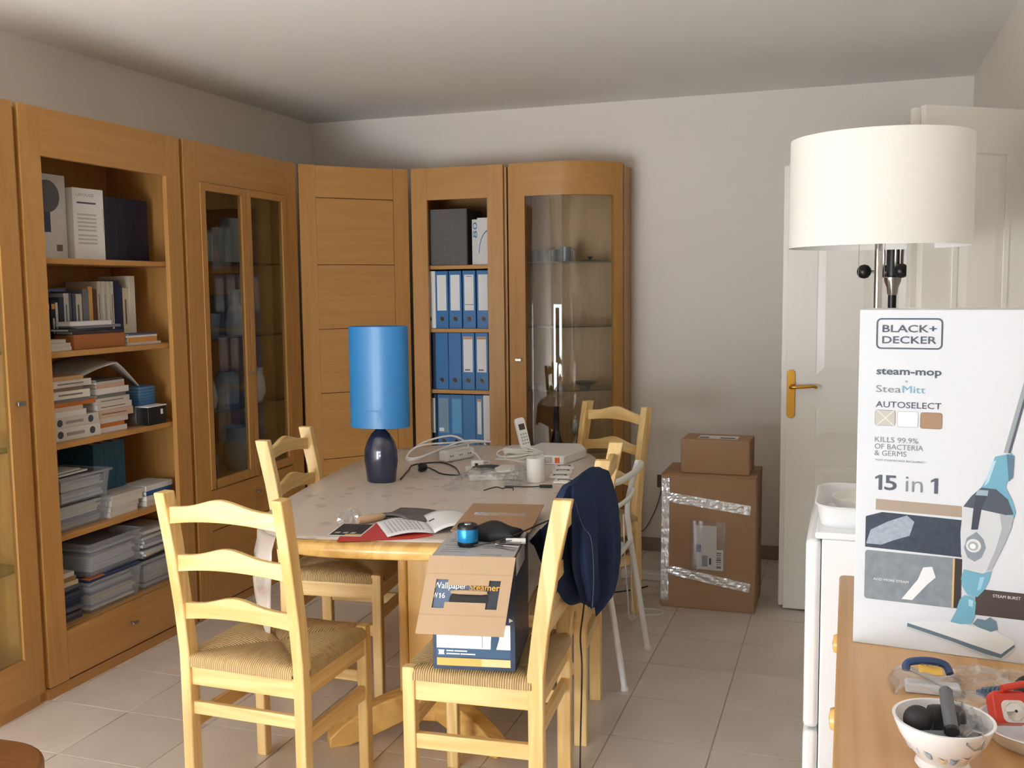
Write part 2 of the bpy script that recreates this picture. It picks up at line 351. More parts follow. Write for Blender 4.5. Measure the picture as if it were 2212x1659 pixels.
struct('ceiling', M['ceiling'], (XL-.1, XR+.1, YF-.1, YB+.1, ZC, ZC+.08))
struct('wall_back', M['wall'], (XL-.1, XR+.1, YB, YB+.1, -.06, ZC))
struct('wall_left', M['wall'], (XL-.1, XL, YF-.1, YB, -.06, ZC))
struct('wall_right', M['wall'], (XR, XR+.1, YF-.1, YB, -.06, ZC))
struct('wall_front', M['wall'], (XL, -2.95, YF-.1, YF, -.06, ZC), (-1.25, XR, YF-.1, YF, -.06, ZC), (-2.95, -1.25, YF-.1, YF, 2.17, ZC))
M['slat'] = plain('shutter_slat', (196, 192, 184), .6)
def window(name, x0, x1, z0, z1):
    w = struct(name, M['white_paint'], (x0, x0+.05, YF-.06, YF-.02, z0, z1), (x1-.05, x1, YF-.06, YF-.02, z0, z1), (x0, x1, YF-.06, YF-.02, z1-.05, z1), (x0, x1, YF-.06, YF-.02, z0, z0+.05))
    part('shutter_box', M['white_paint'], w, (x0+.05, x1-.05, YF-.075, YF-.02, 2.0, z1-.05))
    for k in range(14): part('shutter_slat', M['slat'], w, (x0+.05, x1-.05, YF-.072, YF-.062, 1.32+.05*k, 1.32+.05*k+.047), bevel=.004)
    part('mullion', M['white_paint'], w, ((x0+x1)/2-.03, (x0+x1)/2+.03, YF-.055, YF-.025, z0+.05, z1-.05))
window('window_1', -2.95, -1.25, .0, 2.17)
M['plinth_tile'] = plain('plinth_tile', (150, 134, 120), 0.4, noise=0.04, nscale=20)
struct('baseboard_back', M['plinth_tile'], (-1.15, XR-.012, YB-.012, YB, 0, .075), bevel=.002)
struct('baseboard_right', M['plinth_tile'], (XR-.012, XR, YF, YB, 0, .075), bevel=.002)

struct('wall_added_shading', M['wall'], (-1.2, -1.1, YF, -.32, -.0, ZC))  # added unseen wall, blocks part of the window light from the mop carton
def panel(parent, x0, x1, z0, z1, y):
    """raised-and-fielded door panel standing proud of the face y (front towards -y)"""
    w = .018; m = MB()
    m.box(x0, x1, y-.004, y+.002, z0, z0+w).box(x0, x1, y-.004, y+.002, z1-w, z1).box(x0, x0+w, y-.004, y+.002, z0+w, z1-w).box(x1-w, x1, y-.004, y+.002, z0+w, z1-w)
    i = .035
    m.add([(x0+w, y-.0005, z0+w), (x1-w, y-.0005, z0+w), (x1-w, y-.0005, z1-w), (x0+w, y-.0005, z1-w), (x0+w+i, y-.006, z0+w+i), (x1-w-i, y-.006, z0+w+i), (x1-w-i, y-.006, z1-w-i), (x0+w+i, y-.006, z1-w-i)],
          [(4, 5, 6, 7), (0, 1, 5, 4), (1, 2, 6, 5), (2, 3, 7, 6), (3, 0, 4, 7)])
    return m.build('panel', M['white_paint'], parent)
def leaf(name, w, h, cols, loc, rz, lip=True):
    """door leaf in local x 0..w (x=0 is the free edge), face at y=0"""
    d = tag(MB().box(.022, w, 0, .024, .008, h).box(0, w, .024, .042, .014, h-.006).build(name, M['white_paint'], None, bevel=.002), kind='structure')
    place(d, loc, rz)
    st, mu = .11, .07; cw = (w-.022-2*st-(cols-1)*mu)/cols
    for c in range(cols):
        x0 = .022+st+c*(cw+mu)
        for z0, z1 in ((.17, .695), (.775, .95), (1.065, h-.12)): panel(d, x0, x0+cw, z0, z1, 0)
    return d
d1 = leaf('door_1', .838, 2.013, 2, (-.285, 4.593, 0), 0)
plate = MB().prism(rrect(.026, .062, .886, 1.106, .0175), -.006, 0, 'y').build('handle_plate', M['brass'], d1, bevel=.0015)
MB().tube(spline([(.044, -.004, 1.03), (.044, -.04, 1.03), (.058, -.052, 1.031), (.10, -.052, 1.033), (.14, -.05, 1.036), (.158, -.042, 1.030)], 5), [.008]*16+[.0075]*8+[.006, .004], 10).build('lever_handle', M['brass'], d1, smooth=True)
part('latch', M['steel'], d1, (-.002, .006, .028, .038, 1.06, 1.08))
d2 = leaf('door_2', .452, 2.013, 1, (.187, 3.247, 0), math.atan2(.27, .37))
MB().prism(rrect(.03, .06, .89, 1.1, .014), -.006, 0, 'y').build('handle_plate', M['brass'], d2, bevel=.0015)
for y0, y1, n in ((4.57, 4.68, 1), (3.48, 3.60, 2)):
    struct('trim_%d' % n, M['white_paint'], (XR-.02, XR, y0, y1, 0, 2.06), bevel=.002)
# ------------------------------------------------------------------ wall unit
OX, OZ, OY = M['oak_x'], M['oak_z'], M['oak_y']
def carcass(t, w, d, shelves, glass_sh=False, z0=0.045, h=2.125, yb=.022):
    """side panels, top, bottom, back and shelves; front at y=yb"""
    part('side_panel', OZ, t, (0, .02, yb, d, 0, h)); part('side_panel', OZ, t, (w-.02, w, yb, d, 0, h))
    part('top_panel', OX, t, (.02, w-.02, yb, d, h-.022, h)); part('bottom_panel', OX, t, (.02, w-.02, yb, d, .045, .065))
    part('back_panel', OZ, t, (.02, w-.02, d-.01, d, .065, h-.022))
    part('plinth', OX, t, (.012, w-.012, .006, .022, 0, .040))
    for z in shelves:
        if glass_sh: part('glass_shelf', M['glass_shelf'], t, (.021, w-.021, .05, d-.012, z-.008, z))
        else: part('shelf', OX, t, (.021, w-.021, .030, d-.011, z-.022, z), bevel=.003)
def frame(t, name, w, g, st, z0, z1, zo0, zo1):
    """face frame: two stiles and the top (and lower) rail with a fine open joint between them"""
    f = part(name, OZ, t, (g, g+st, 0, .021, z0, z1))
    part('stile', OZ, f, (w-g-st, w-g, 0, .021, z0, z1))
    part('rail', OX, f, (g+st+.0006, w-g-st-.0006, .0006, .021, zo1, z1))
    if zo0 > z0: part('rail', OX, f, (g+st+.0006, w-g-st-.0006, .0006, .021, z0, zo0))
    return f
def knob(parent, x, z, y=0.0):
    return MB().tube([(x, y, z), (x, y-.022, z)], .004, 8).box(x-.016, x+.016, y-.028, y-.020, z-.005, z+.005).build('knob', M['steel'], parent, bevel=.0015)
def pull(parent, x, z, y=0.0):
    return MB().box(x-.017, x+.017, y-.020, y-.012, z-.007, z+.007).box(x-.012, x+.012, y-.012, y, z-.003, z+.003).build('handle', M['steel'], parent, bevel=.001)
D0 = .392; LR = PI/2; LX = -2.731
WU = 'oak wall units along the left and back walls'
# open bookcase
c1 = thing('bookcase', 'tall open oak bookcase crammed with books, papers and plastic bins', 'bookcase', (LX, 2.750, 0), LR, WU)
carcass(c1, .898, D0, (.23, .58, .925, 1.265, 1.61))
frame(c1, 'face_frame', .898, .014, .092, .045, 2.138, .045, 1.968)
dr = part('drawer_front', OX, c1, (.108, .790, .001, .021, .047, .228), bevel=.0015); knob(dr, .45, .152)
# unit with two narrow glazed doors
c2 = thing('glazed_cabinet', 'oak cabinet with two narrow glass doors and a drawer behind the left chair', 'cabinet', (LX, 3.648, 0), LR, WU)
carcass(c2, .944, D0, (.925, 1.265, 1.62), True); part('shelf', OX, c2, (.021, .923, .030, .381, .558, .58))
frame(c2, 'face_frame', .944, .013, .105, .045, 2.138, .045, 1.966)
for a, b, hx in ((.119, .470, .435), (.474, .825, .508)):
    dr = MB().box(a, a+.036, -.004, .018, .582, 1.964).box(b-.036, b, -.004, .018, .582, 1.964).box(a+.036, b-.036, -.004, .018, 1.93, 1.964).box(a+.036, b-.036, -.004, .018, .582, .625).build('door', OZ, c2, bevel=.002)
    part('glass_pane', M['glass'], dr, (a+.036, b-.036, .005, .009, .625, 1.93)); knob(dr, hx, 1.093, -.004)
dr = part('drawer_front', OX, c2, (.119, .825, .001, .021, .392, .577), bevel=.0015); knob(dr, .47, .51)
dr = part('drawer_front', OX, c2, (.119, .825, .001, .021, .047, .388), bevel=.0015); knob(dr, .47, .22)
# corner unit with solid panelled door
ang = math.atan2(.46, .421)
c3 = thing('corner_cabinet', 'oak corner cabinet with a solid door of stacked panels behind the blue lamp', 'cabinet', (-2.731, 4.602, 0), ang, WU)
MB().prism([(.006, .022), (.616, .022), (.50, .13), (.45, .34), (.17, .34), (.12, .13)], 0, 2.125).build('body', OZ, c3)
f = frame(c3, 'door', .622, .004, .088, .045, 2.138, .045, 2.138)
for o in list(f.children):
    if o.name.startswith('rail'): bpy.data.objects.remove(o)
for k, (z0, z1) in enumerate(((.05, .572), (.575, .93), (.933, 1.274), (1.277, 1.616), (1.619, 1.967), (1.970, 2.136))):
    part('panel', OX, f, (.0926, .5294, .0012 if k % 2 else .0022, .021, z0, z1), bevel=.002)
knob(f, .575, 1.10)
# open unit with box files
c4 = thing('file_cabinet', 'narrow open oak unit on the back wall filled with blue binders', 'bookcase', (-2.302, 5.05, 0), 0, WU)
carcass(c4, .556, .398, (.58, .925, 1.265, 1.612))
frame(c4, 'face_frame', .556, .013, .090, .045, 2.138, .045, 1.966)
part('lower_panel', OX, c4, (.1036, .4524, .001, .021, .047, .578), bevel=.0015)
# end units with a bowed glass door, one at each end of the row (the left one is the mirror image)
def bow(u): # u 0..1 along the front, local coordinates
    x = .012+.577*u; return (x, -.012*math.sin(PI*min(1, u*1.3))+.185*max(0, (u-.42)/.58)**2.2)
def bowslab(u0, u1, t0, t1, z0, z1, n=12):
    pts = [bow(u0+(u1-u0)*i/n) for i in range(n+1)]
    def off(p, i, t):
        a, b = pts[max(0, i-1)], pts[min(n, i+1)]; dx, dy = b[0]-a[0], b[1]-a[1]; l = math.hypot(dx, dy); return (p[0]-dy/l*t, p[1]+dx/l*t)
    A = [off(p, i, t0) for i, p in enumerate(pts)]; B = [off(p, i, t1) for i, p in enumerate(pts)]
    return MB().prism(A+B[::-1], z0, z1)
def end_unit(t, mirror, shelves):
    fx = (lambda m: m.xf(Matrix.Translation((.589, 0, 0)) @ Matrix.Scale(-1, 4, (1, 0, 0)))) if mirror else (lambda m: m)
    inner = [bow(.03+.94*i/14) for i in range(15)]
    foot = [(x, y+.03) for x, y in inner]+[(.585, .385), (.015, .385)]
    def bp(name, mat, *b_): return fx(MB().box(*b_)).build(name, mat, t)
    bp('side_panel', OZ, 0, .02, .022, .392, 0, 2.125); bp('side_panel', OZ, .569, .589, .205, .392, 0, 2.13); bp('back_panel', OZ, .02, .569, .382, .392, .065, 2.1)
    fx(MB().prism(foot, 2.100, 2.123)).build('top_panel', OX, t); fx(MB().prism(foot, .045, .066)).build('bottom_panel', OX, t)
    fx(bowslab(.02, .98, .012, .022, 0, .042)).build('plinth', OX, t)
    for z in shelves: fx(MB().prism([(x*.96+.012, y+.035) for x, y in inner]+[(.565, .380), (.022, .380)], z-.008, z)).build('glass_shelf', M['glass_shelf'], t)
    f = fx(bowslab(0, .155, 0, .021, .045, 2.138, 4)).build('door', OZ, t, smooth=True)
    fx(bowslab(.155, .93, 0, .021, 1.966, 2.138)).build('rail', OX, f, smooth=True); fx(bowslab(.155, .93, 0, .021, .045, .195)).build('rail', OX, f, smooth=True)
    fx(bowslab(.93, 1.0, 0, .021, .045, 2.138, 4)).build('stile', OZ, f, smooth=True)
    fx(bowslab(.155, .93, .008, .012, .195, 1.966, 24)).build('glass_pane', M['glass'], f, smooth=True)
    pull(f, .527 if mirror else .062, 1.10, -.004)
c5 = thing('end_cabinet', 'oak end cabinet with a bowed glass door, a mug and dishes behind it', 'cabinet', (-1.737, 5.05, 0), 0, WU)
end_unit(c5, False, (.60, .937, 1.279, 1.622))
c0 = thing('end_cabinet', 'leftmost oak cabinet with bowed glass door and glass shelves, cut by the photo edge', 'cabinet', (LX, 2.161, 0), LR, WU)
end_unit(c0, True, (.51, .937, 1.279, 1.622))
# ------------------------------------------------------------------ ladder-back chairs
def make_chair(label):
    W_, D_, H_, LN = .40, .392, .94, .080
    t = thing('dining_chair', label, 'chair', group='ladder-back pine chairs around the table')
    pz, px = M['pine_z'], M['pine_x']; py = M['pine_y']; pw, pd = .033, .042
    prof = [(0, 0), (pd, 0), (pd, .40), (pd+.002, .47), (pd-.014, .60), (pd-.044, .80), (pd-LN+.008, H_), (-LN, H_), (-.046, .78), (-.016, .60), (-.001, .47), (0, .40)]
    for s in (-1, 1):
        x0, x1 = sorted((s*W_/2, s*(W_/2-pw)))
        MB().prism(prof, x0, x1, 'x').build('back_post', pz, t, bevel=.004)
    for s in (-1, 1):
        x0, x1 = sorted((s*W_/2, s*(W_/2-pw))); part('leg', pz, t, (x0, x1, D_-.036, D_, 0, .463), bevel=.004)
    def back_y(z):
        z = max(.47, z); return -.001-.079*((z-.47)/.47)**1.15
    xi = W_/2-pw+.004
    for zc in (.878, .738, .595):
        n = 18; top = []; bot = []
        for i in range(n+1):
            u = i/n*2-1; hump = math.exp(-(u/.48)**2)*.026-.004*abs(u)
            top.append((u*xi, zc+.024+hump)); bot.append((u*xi, zc-.028+.016*(1-u*u)))
        yb = back_y(zc); mb = MB(); poly = bot+top[::-1]; yo = .012
        # slats curve gently backwards in the middle
        k = len(poly); vs = []
        for th in (0, .018):
            vs += [(x, yb+yo+th-.012*(1-(x/xi)**2), z) for x, z in poly]
        fs = [(i, i+1, k-2-i, k-1-i) for i in range(n)]; fs = fs+[tuple(j+k for j in q) for q in fs]
        fs += [(i, (i+1) % k, (i+1) % k+k, i+k) for i in range(k)]
        mb.add(vs, fs).build('backrest_slat', px, t, bevel=.003)
    zr0, zr1 = .372, .428
    part('seat_rail', px, t, (-xi, xi, .010, .030, zr0, zr1), bevel=.002); part('seat_rail', px, t, (-xi, xi, D_-.028, D_-.008, zr0, zr1), bevel=.002)
    for s in (-1, 1):
        x0, x1 = sorted((s*(W_/2-.006), s*(W_/2-.026))); part('seat_rail', py, t, (x0, x1, pd-.004, D_-.032, zr0, zr1), bevel=.002)
        part('stretcher', py, t, (x0, x1, pd-.004, D_-.032, .235, .278), bevel=.003)
    part('stretcher', px, t, (-xi, xi, .012, .030, .285, .322), bevel=.003); part('stretcher', px, t, (-xi, xi, D_-.030, D_-.012, .285, .322), bevel=.003)
    # woven rush seat, four wedges that meet at the middle
    cx, cy = 0, D_/2; hx, hy = W_/2+.003, D_/2+.004; me = bpy.data.meshes.new('rush_seat'); bm = bmesh.new(); uvl = bm.loops.layers.uv.new('UVMap')
    nu = 24; rows = [(0.0, .430), (0.0, .442), (.004, .453), (.012, .461)]+[(w, None) for w in (.03, .06, .10, .14, .165, .185, .2)]
    for side in range(4):
        half, deep = (hx, hy) if side % 2 == 0 else (hy, hx); grid = []
        for w, z in rows:
            fr = min(1, w/.2); half_w = half*(1-fr)
            if w < .05: half_w = min(half_w, half-.036) if w < .036 else half_w
            row = []
            for i in range(nu+1):
                u = i/nu*2-1; a = u*half_w; inw = deep*fr if w > .02 else w
                zz = z if z else .464+.010*math.sin(PI*fr)*(1-u*u*.8)-.010*fr**3-.005*abs(u)**6
                x, y = {0: (a, -deep+inw), 1: (deep-inw, a), 2: (-a, deep-inw), 3: (-deep+inw, -a)}[side]
                row.append((bm.verts.new((cx+x, cy+y, zz)), a, w))
            grid.append(row)
        for j in range(len(grid)-1):
            for i in range(nu):
                q = [grid[j][i], grid[j][i+1], grid[j+1][i+1], grid[j+1][i]]
                if len({tuple(round(c, 6) for c in v[0].co) for v in q}) < 3: continue
                fc = bm.faces.new([v[0] for v in q]); fc.smooth = True
                for lp, v in zip(fc.loops, q): lp[uvl].uv = (v[1], v[2]+side*.37)
    bmesh.ops.recalc_face_normals(bm, faces=bm.faces); bm.to_mesh(me); bm.free(); me.materials.append(M['rush'])
    o = bpy.data.objects.new('seat', me); COL.objects.link(o); o.parent = t
    return t
CH = [('pine ladder-back chair with rush seat, back to the viewer, leftmost in front', (-1.574, 2.266), -.011),
      ('pine rush-seat chair in front carrying the opened steamer carton', (-.752, 2.590), 1.645),
      ('pine chair behind the navy jacket, second along the right side of the table', (-.798, 3.189), 1.683),
      ('ladder-back chair at the far right table corner beside the stacked cartons', (-1.047, 4.467), 2.637),
      ('pine chair tucked under the left side of the table by the glazed cabinet', (-1.979, 3.283), -1.466)]
base = make_chair(CH[0][0])
for i, (lab, (x, y), th) in enumerate(CH):
    c = base if i == 0 else copy_tree(base)
    c.location = (x, y, 0); c.rotation_euler = (0, 0, th); c['label'] = lab

# ------------------------------------------------------------------ table
TC, TA = Vector((-1.399, 3.41, 0)), .164
def sup(a, A=.524, B=.915, n=3.5):
    c, s = math.cos(a), math.sin(a); return (A*math.copysign(abs(c)**(2/n), c), B*math.copysign(abs(s)**(2/n), s))
tb = thing('dining_table', 'oval pine dining table on column legs strewn with things', 'table', TC, TA)
NA = 96
def ring(off, z): 
    return [(*[v for v in (lambda p: (p[0]*(1+off/.524), p[1]*(1+off/.915)))(sup(2*PI*i/NA))], z) for i in range(NA)]
rings = [ring(o_, z_) for o_, z_ in ((-.02, .708), (-.006, .709), (-.001, .714), (0, .722), (.002, .730), (.001, .739), (-.004, .746), (-.012, .749), (-.03, .7495))]
m = MB(); vs = [p for r_ in rings for p in r_]; fs = [(j*NA+i, j*NA+(i+1) % NA, (j+1)*NA+(i+1) % NA, (j+1)*NA+i) for j in range(len(rings)-1) for i in range(NA)]
fs += [tuple(range(NA))[::-1], tuple(range((len(rings)-1)*NA, len(rings)*NA))]
m.add(vs, fs).build('tabletop', M['tpine_y'], tb, smooth=True)
for s in (-1, 1):
    y0 = s*.46
    col = MB().box(-.042, .042, y0-.052, y0+.052, .10, .708).build('column', M['tpine_z'], tb, bevel=.004)
    for sx in (-1, 1):
        MB().box(sx*.046, sx*.078, y0-.045, y0+.045, .10, .708).build('column_side', M['tpine_z'], col, bevel=.010, seg=3)
    part('foot_block', M['tpine_x'], tb, (-.09, .09, y0-.06, y0+.06, .055, .11), bevel=.006)
    part('bearer', M['tpine_x'], tb, (-.36, .36, y0-.03, y0+.03, .668, .7085), bevel=.004)
    for sx in (-1, 1):
        # arched foot running out to the floor
        ln = .33; p = []; q = []
        for i in range(15):
            u = i/14; x = .03+u*(ln-.03); zt = .155-.085*u**1.4-.035*u**5; zb = .075*(1-u)**1.2*(1-.2*u) if u < .72 else 0.0
            p.append((x, zt)); q.append((x, max(0, zb-.012*u)))
        poly = q+p[::-1]; n = 15; k = 2*n; vs = [(x, -.032, z) for x, z in poly]+[(x, .032, z) for x, z in poly]
        fs = [(i, i+1, k-2-i, k-1-i) for i in range(n-1)]; fs += [tuple(j+k for j in f_) for f_ in fs]; fs += [(i, (i+1) % k, (i+1) % k+k, i+k) for i in range(k)]
        a = -.50*1 if sx > 0 else PI+.50
        if s > 0: a = -a
        mm = Matrix.Translation((0, y0, 0)) @ Matrix.Rotation(a, 4, 'Z')
        MB().add(vs, fs).xf(mm).build('foot', M['tpine_x'], tb, bevel=.006)
part('stretcher_beam', M['tpine_y'], tb, (-.03, .03, -.42, .42, .16, .22), bevel=.005)
# oilcloth: covers the top up to a straight near edge, hangs over the other sides, long at the corners
cl = thing('tablecloth', 'beige oilcloth with small flowers spread over the table', 'tablecloth', TC, TA)
YN = -.862
def cloth():
    pts = []; n = 120
    for i in range(n+1):
        a = -PI/2-.50 + (-(2*PI-1.0))*i/n
        x, y = sup(a); x *= 1.008; y *= 1.006
        pts.append((x, max(y, YN)))
    k = len(pts); zt = .7515
    m1 = MB()
    # top: fan strips between left and right boundary
    rowsn = 40; vs = []; 
    def xat(y):
        return .524*1.008*(max(0, 1-(abs(y)/(.915*1.006))**3.5))**(1/3.5)
    for j in range(rowsn+1):
        y = YN+(.915*1.0055-YN)*(j/rowsn); w = xat(y)
        for i in range(13):
            u = i/12*2-1; vs.append((u*w, y, zt+.0006*math.sin(9*u+3*y)))
    fs = [(j*13+i, j*13+i+1, (j+1)*13+i+1, (j+1)*13+i) for j in range(rowsn) for i in range(12)]
    m1.add(vs, fs).build('cloth_top', M['cloth'], cl, smooth=True, solid=.0012)
    m2 = MB(); rows = 9
    def skirt(u, v):
        i = u*(k-1); i0 = min(int(i), k-2); t = i-i0; x = pts[i0][0]*(1-t)+pts[i0+1][0]*t; y = pts[i0][1]*(1-t)+pts[i0+1][1]*t
        d = min(u, 1-u)*(k-1)/6.0
        drop = .10+.04*math.sin(7*u*PI)**2+.22*max(0, 1-d/.75)
        out = .012+.018*v+.014*v*math.sin(u*62)
        r_ = math.hypot(x, y); z = zt-drop*v
        if v == 0: return (x, y, zt)
        return (x*(1+out/.6), y*(1+out/.95), z)
    m2.grid(skirt, 150, rows).build('cloth_overhang', M['cloth'], cl, smooth=True, solid=.0012)
cloth()
# ------------------------------------------------------------------ what the bookcase holds
ORD = ['first', 'second', 'third', 'fourth', 'fifth', 'sixth', 'seventh', 'eighth', 'ninth', 'tenth', 'eleventh', 'twelfth', 'thirteenth', 'fourteenth', 'fifteenth', 'sixteenth', 'seventeenth', 'eighteenth', 'nineteenth', 'twentieth', 'twenty-first', 'twenty-second']
def book(label, x, y, z, w, h, d, mat, flat_=False, rz=0, group=None, pages=True, tilt=0.0, name='book'):
    """standing: spine towards +x at x, thickness w along y, height h.  flat: thickness w upward, h along y"""
    m = MB(); t = min(.0022, w*.15)
    if flat_:
        m.box(-d, 0, 0, h, 0, t).box(-d, 0, 0, h, w-t, w).box(-t, 0, 0, h, t, w-t); pg = (-d+.002, -t, .002, h-.002, t, w-t)
    else:
        m.box(-d, 0, 0, t, 0, h).box(-d, 0, w-t, w, 0, h).box(-t, 0, t, w-t, 0, h); pg = (-d+.002, -t, t, w-t, .002, h-.003)
    o = m.build(name, mat); place(o, (x, y, z), rz, tilt); tag(o, label, 'book', group)
    if pages: part('pages', M['paper'], o, pg)
    return o
def bx(name, label, cat, mat, x0, x1, y0, y1, z0, z1, group=None, bevel=.002, rz=0):
    o = MB().box(-(x1-x0)/2, (x1-x0)/2, -(y1-y0)/2, (y1-y0)/2, 0, z1-z0).build(name, mat, bevel=bevel)
    place(o, ((x0+x1)/2, (y0+y1)/2, z0), rz); return tag(o, label, cat, group)
# top shelf, z 1.61
Z0 = 1.6105
b = bx('boxed_book', 'tall grey boxed album at the left end of the bookcase top shelf', 'book', C(196, 192, 186), -3.02, -2.86, 2.90, 3.105, Z0, Z0+.318)
flat('cover_picture', C(60, 66, 84), b, [(-.06, .10), (.02, .10), (.02, .24), (-.06, .24)], (.08, 0, 0), (0, 1, 0), (0, 0, 1)); flat('cover_emblem', C(120, 100, 92), b, [(.045, .03), (.075, .03), (.075, .055), (.045, .055)], (.08, 0, 0), (0, 1, 0), (0, 0, 1))
MB().lathe([(.0, 0), (.06, 0), (.06, .0006), (.0, .0006)], 24).xf(Matrix.Translation((.0803, .01, .235)) @ Matrix.Rotation(PI/2, 4, 'Y')).build('cover_lens', C(92, 88, 92), b)
b = bx('dictionary', 'thick white dictionary turned cover outward on the top shelf', 'book', C(214, 212, 208), -2.95, -2.82, 3.115, 3.262, Z0, Z0+.275, rz=-.12)
lettering('LAROUSSE', C(150, 140, 128), b, (.0651, -.058, .243), (0, 1, 0), (0, 0, 1), .085, .012)
lettering('LAROUSSE', C(150, 140, 128), b, (.0651, .066, .20), (0, 0, -1), (0, 1, 0), -.09 if False else .09, .008)
for k, zz in enumerate((.215, .17, .155, .14, .125, .11, .09, .075, .06)): flat('cover_line', C(176, 172, 166) if k else C(90, 84, 84), b, [(-.055, zz), (.035, zz), (.035, zz+.007), (-.055, zz+.007)], (.065, 0, 0), (0, 1, 0), (0, 0, 1))
for i in range(6):
    book('dark navy bound volume, %s from the left in the top shelf set' % ORD[i], -2.86, 3.300+i*.0455, Z0, .0445, .258, .19, C(24, 30, 50, .4), group='navy volumes on the top shelf')
bx('spare_volume', 'pale book wedged behind the white dictionary', 'book', C(170, 168, 170), -3.05, -2.97, 3.11, 3.14, Z0, Z0+.19)
# second shelf, z 1.265
Z1 = 1.2655; row = [(.022, .19, (30, 30, 34)), (.022, .19, (34, 32, 34)), (.022, .19, (30, 30, 34)), (.020, .18, (206, 204, 198)), (.026, .20, (48, 54, 70)), (.028, .215, (200, 198, 196)), (.018, .215, (92, 98, 110)), (.018, .21, (74, 82, 98)), (.038, .212, (214, 206, 186)), (.034, .232, (120, 122, 128)), (.026, .240, (222, 170, 96)), (.024, .23, (92, 60, 40)), (.018, .262, (206, 200, 186)), (.018, .262, (214, 208, 194)), (.018, .262, (210, 206, 192)), (.018, .262, (216, 210, 198)), (.018, .262, (208, 202, 190)), (.030, .265, (34, 44, 78)), (.024, .25, (44, 52, 84)), (.040, .235, (216, 204, 172)), (.032, .285, (222, 216, 200))]
cn = {0: 'black', 3: 'white', 4: 'dark blue', 5: 'pale grey', 6: 'grey', 7: 'slate', 8: 'cream', 9: 'mid-grey', 10: 'orange', 11: 'brown', 12: 'ivory', 17: 'navy', 18: 'deep blue', 19: 'buff', 20: 'tall white'}
y = 2.985; nm = 'black'
for i, (w, h, c) in enumerate(row):
    nm = cn.get(i, nm)
    b = book('%s upright book, %s from the left on the second shelf' % (nm, ORD[i]), -2.885+R.uniform(-.008, .004), y, Z1, w-.0012, h, .16, C(*c), group='upright books on the second shelf')
    if i < 3: flat('spine_label', C(226, 150, 60), b, [(.002, .155), (w-.004, .155), (w-.004, .175), (.002, .175)], (0, 0, 0), (0, 1, 0), (0, 0, 1)); flat('spine_label', C(200, 200, 200), b, [(.006, .06), (w-.008, .06), (w-.008, .12), (.006, .12)], (0, 0, 0), (0, 1, 0), (0, 0, 1))
    elif i in (5, 8, 12, 14, 16, 19): flat('spine_label', C(110, 106, 104), b, [(w*.35, h*.35), (w*.6, h*.35), (w*.6, h*.8), (w*.35, h*.8)], (0, 0, 0), (0, 1, 0), (0, 0, 1))
    y += w
book('flat blue atlas lying on top of the upright books, second shelf', -2.90, 2.955, Z1+.222, .012, .17, .16, C(70, 88, 130), True)
bx('wooden_box', 'shallow orange-brown wooden box at the front of the second shelf', 'box', C(160, 98, 48, .5), -2.885, -2.79, 3.035, 3.315, Z1, Z1+.056)
zz = Z1+.0565
for i, (w, h, y0, c, nm) in enumerate(((.012, .27, 3.04, (46, 44, 48), 'dark'), (.010, .25, 3.02, (70, 68, 72), 'grey'), (.010, .24, 3.06, (120, 118, 122), 'pale grey'))):
    book('%s magazine lying on the shallow wooden box, %s from below' % (nm, ORD[i]), -2.80, y0, zz, w, h, .085, C(*c), True, rz=R.uniform(-.05, .05)); zz += w+.0005
book('rolled white booklet on the front edge of the wooden box', -2.792, 3.02, zz, .016, .23, .07, C(214, 214, 214), True, .02)
zz = Z1
for i, (w, h, y0, c, nm) in enumerate(((.010, .20, 3.33, (206, 200, 190), 'cream'), (.020, .17, 3.335, (200, 140, 70), 'orange'), (.008, .185, 3.325, (214, 210, 204), 'white'), (.006, .18, 3.34, (90, 98, 116), 'blue-grey'))):
    book('%s booklet in the small flat pile at the right of the second shelf' % nm, -2.79, y0, zz, w, h, .09, C(*c), True, R.uniform(-.04, .04)); zz += w+.0005
zz = Z1
for i in range(3):
    book('cream notebook in the left front pile on the second shelf, %s from below' % ORD[i], -2.79, 2.90-.004*i, zz, .014, .12-.02*(i > 1), .08, C(204-6*i, 200-6*i, 186-6*i), True); zz += .0145
# third shelf, z .925
Z2 = .9255; zz = Z2
stackA = [(.048, .232, (206, 202, 192), 'white'), (.040, .235, (196, 190, 182), 'pale'), (.022, .17, (214, 210, 204), 'bright white'), (.016, .15, (196, 178, 160), 'beige'), (.016, .22, (186, 108, 44), 'orange'), (.012, .18, (108, 106, 108), 'grey'), (.030, .185, (216, 210, 196), 'ivory'), (.012, .15, (120, 98, 80), 'brown'), (.026, .205, (206, 200, 190), 'cream'), (.016, .16, (190, 150, 110), 'tan')]
for i, (w, h, c, nm) in enumerate(stackA):
    b = book('%s book in the left stack on the third shelf, %s from below' % (nm, ORD[i]), -2.795, 2.915, zz, w, h, .15, C(*c), True, R.uniform(-.05, .03), group='stacked books on the third shelf')
    if i in (0, 1):
        for k in range(2): MB().lathe([(0, 0), (.014, 0), (.014, .0006), (0, .0006)], 16).xf(Matrix.Translation((.0005, .03+.16*k, w*.5)) @ Matrix.Rotation(PI/2, 4, 'Y')).build('spine_emblem', C(70, 74, 80), b)
        flat('spine_print', C(150, 140, 136), b, [(.06, w*.35), (.15, w*.35), (.15, w*.62), (.06, w*.62)], (0, 0, 0), (0, 1, 0), (0, 0, 1))
    elif i in (6, 8): flat('spine_print', C(120, 112, 106), b, [(.03, w*.4), (h*.8, w*.4), (h*.8, w*.62), (.03, w*.62)], (0, 0, 0), (0, 1, 0), (0, 0, 1))
    zz += w+.0005
zz = Z2
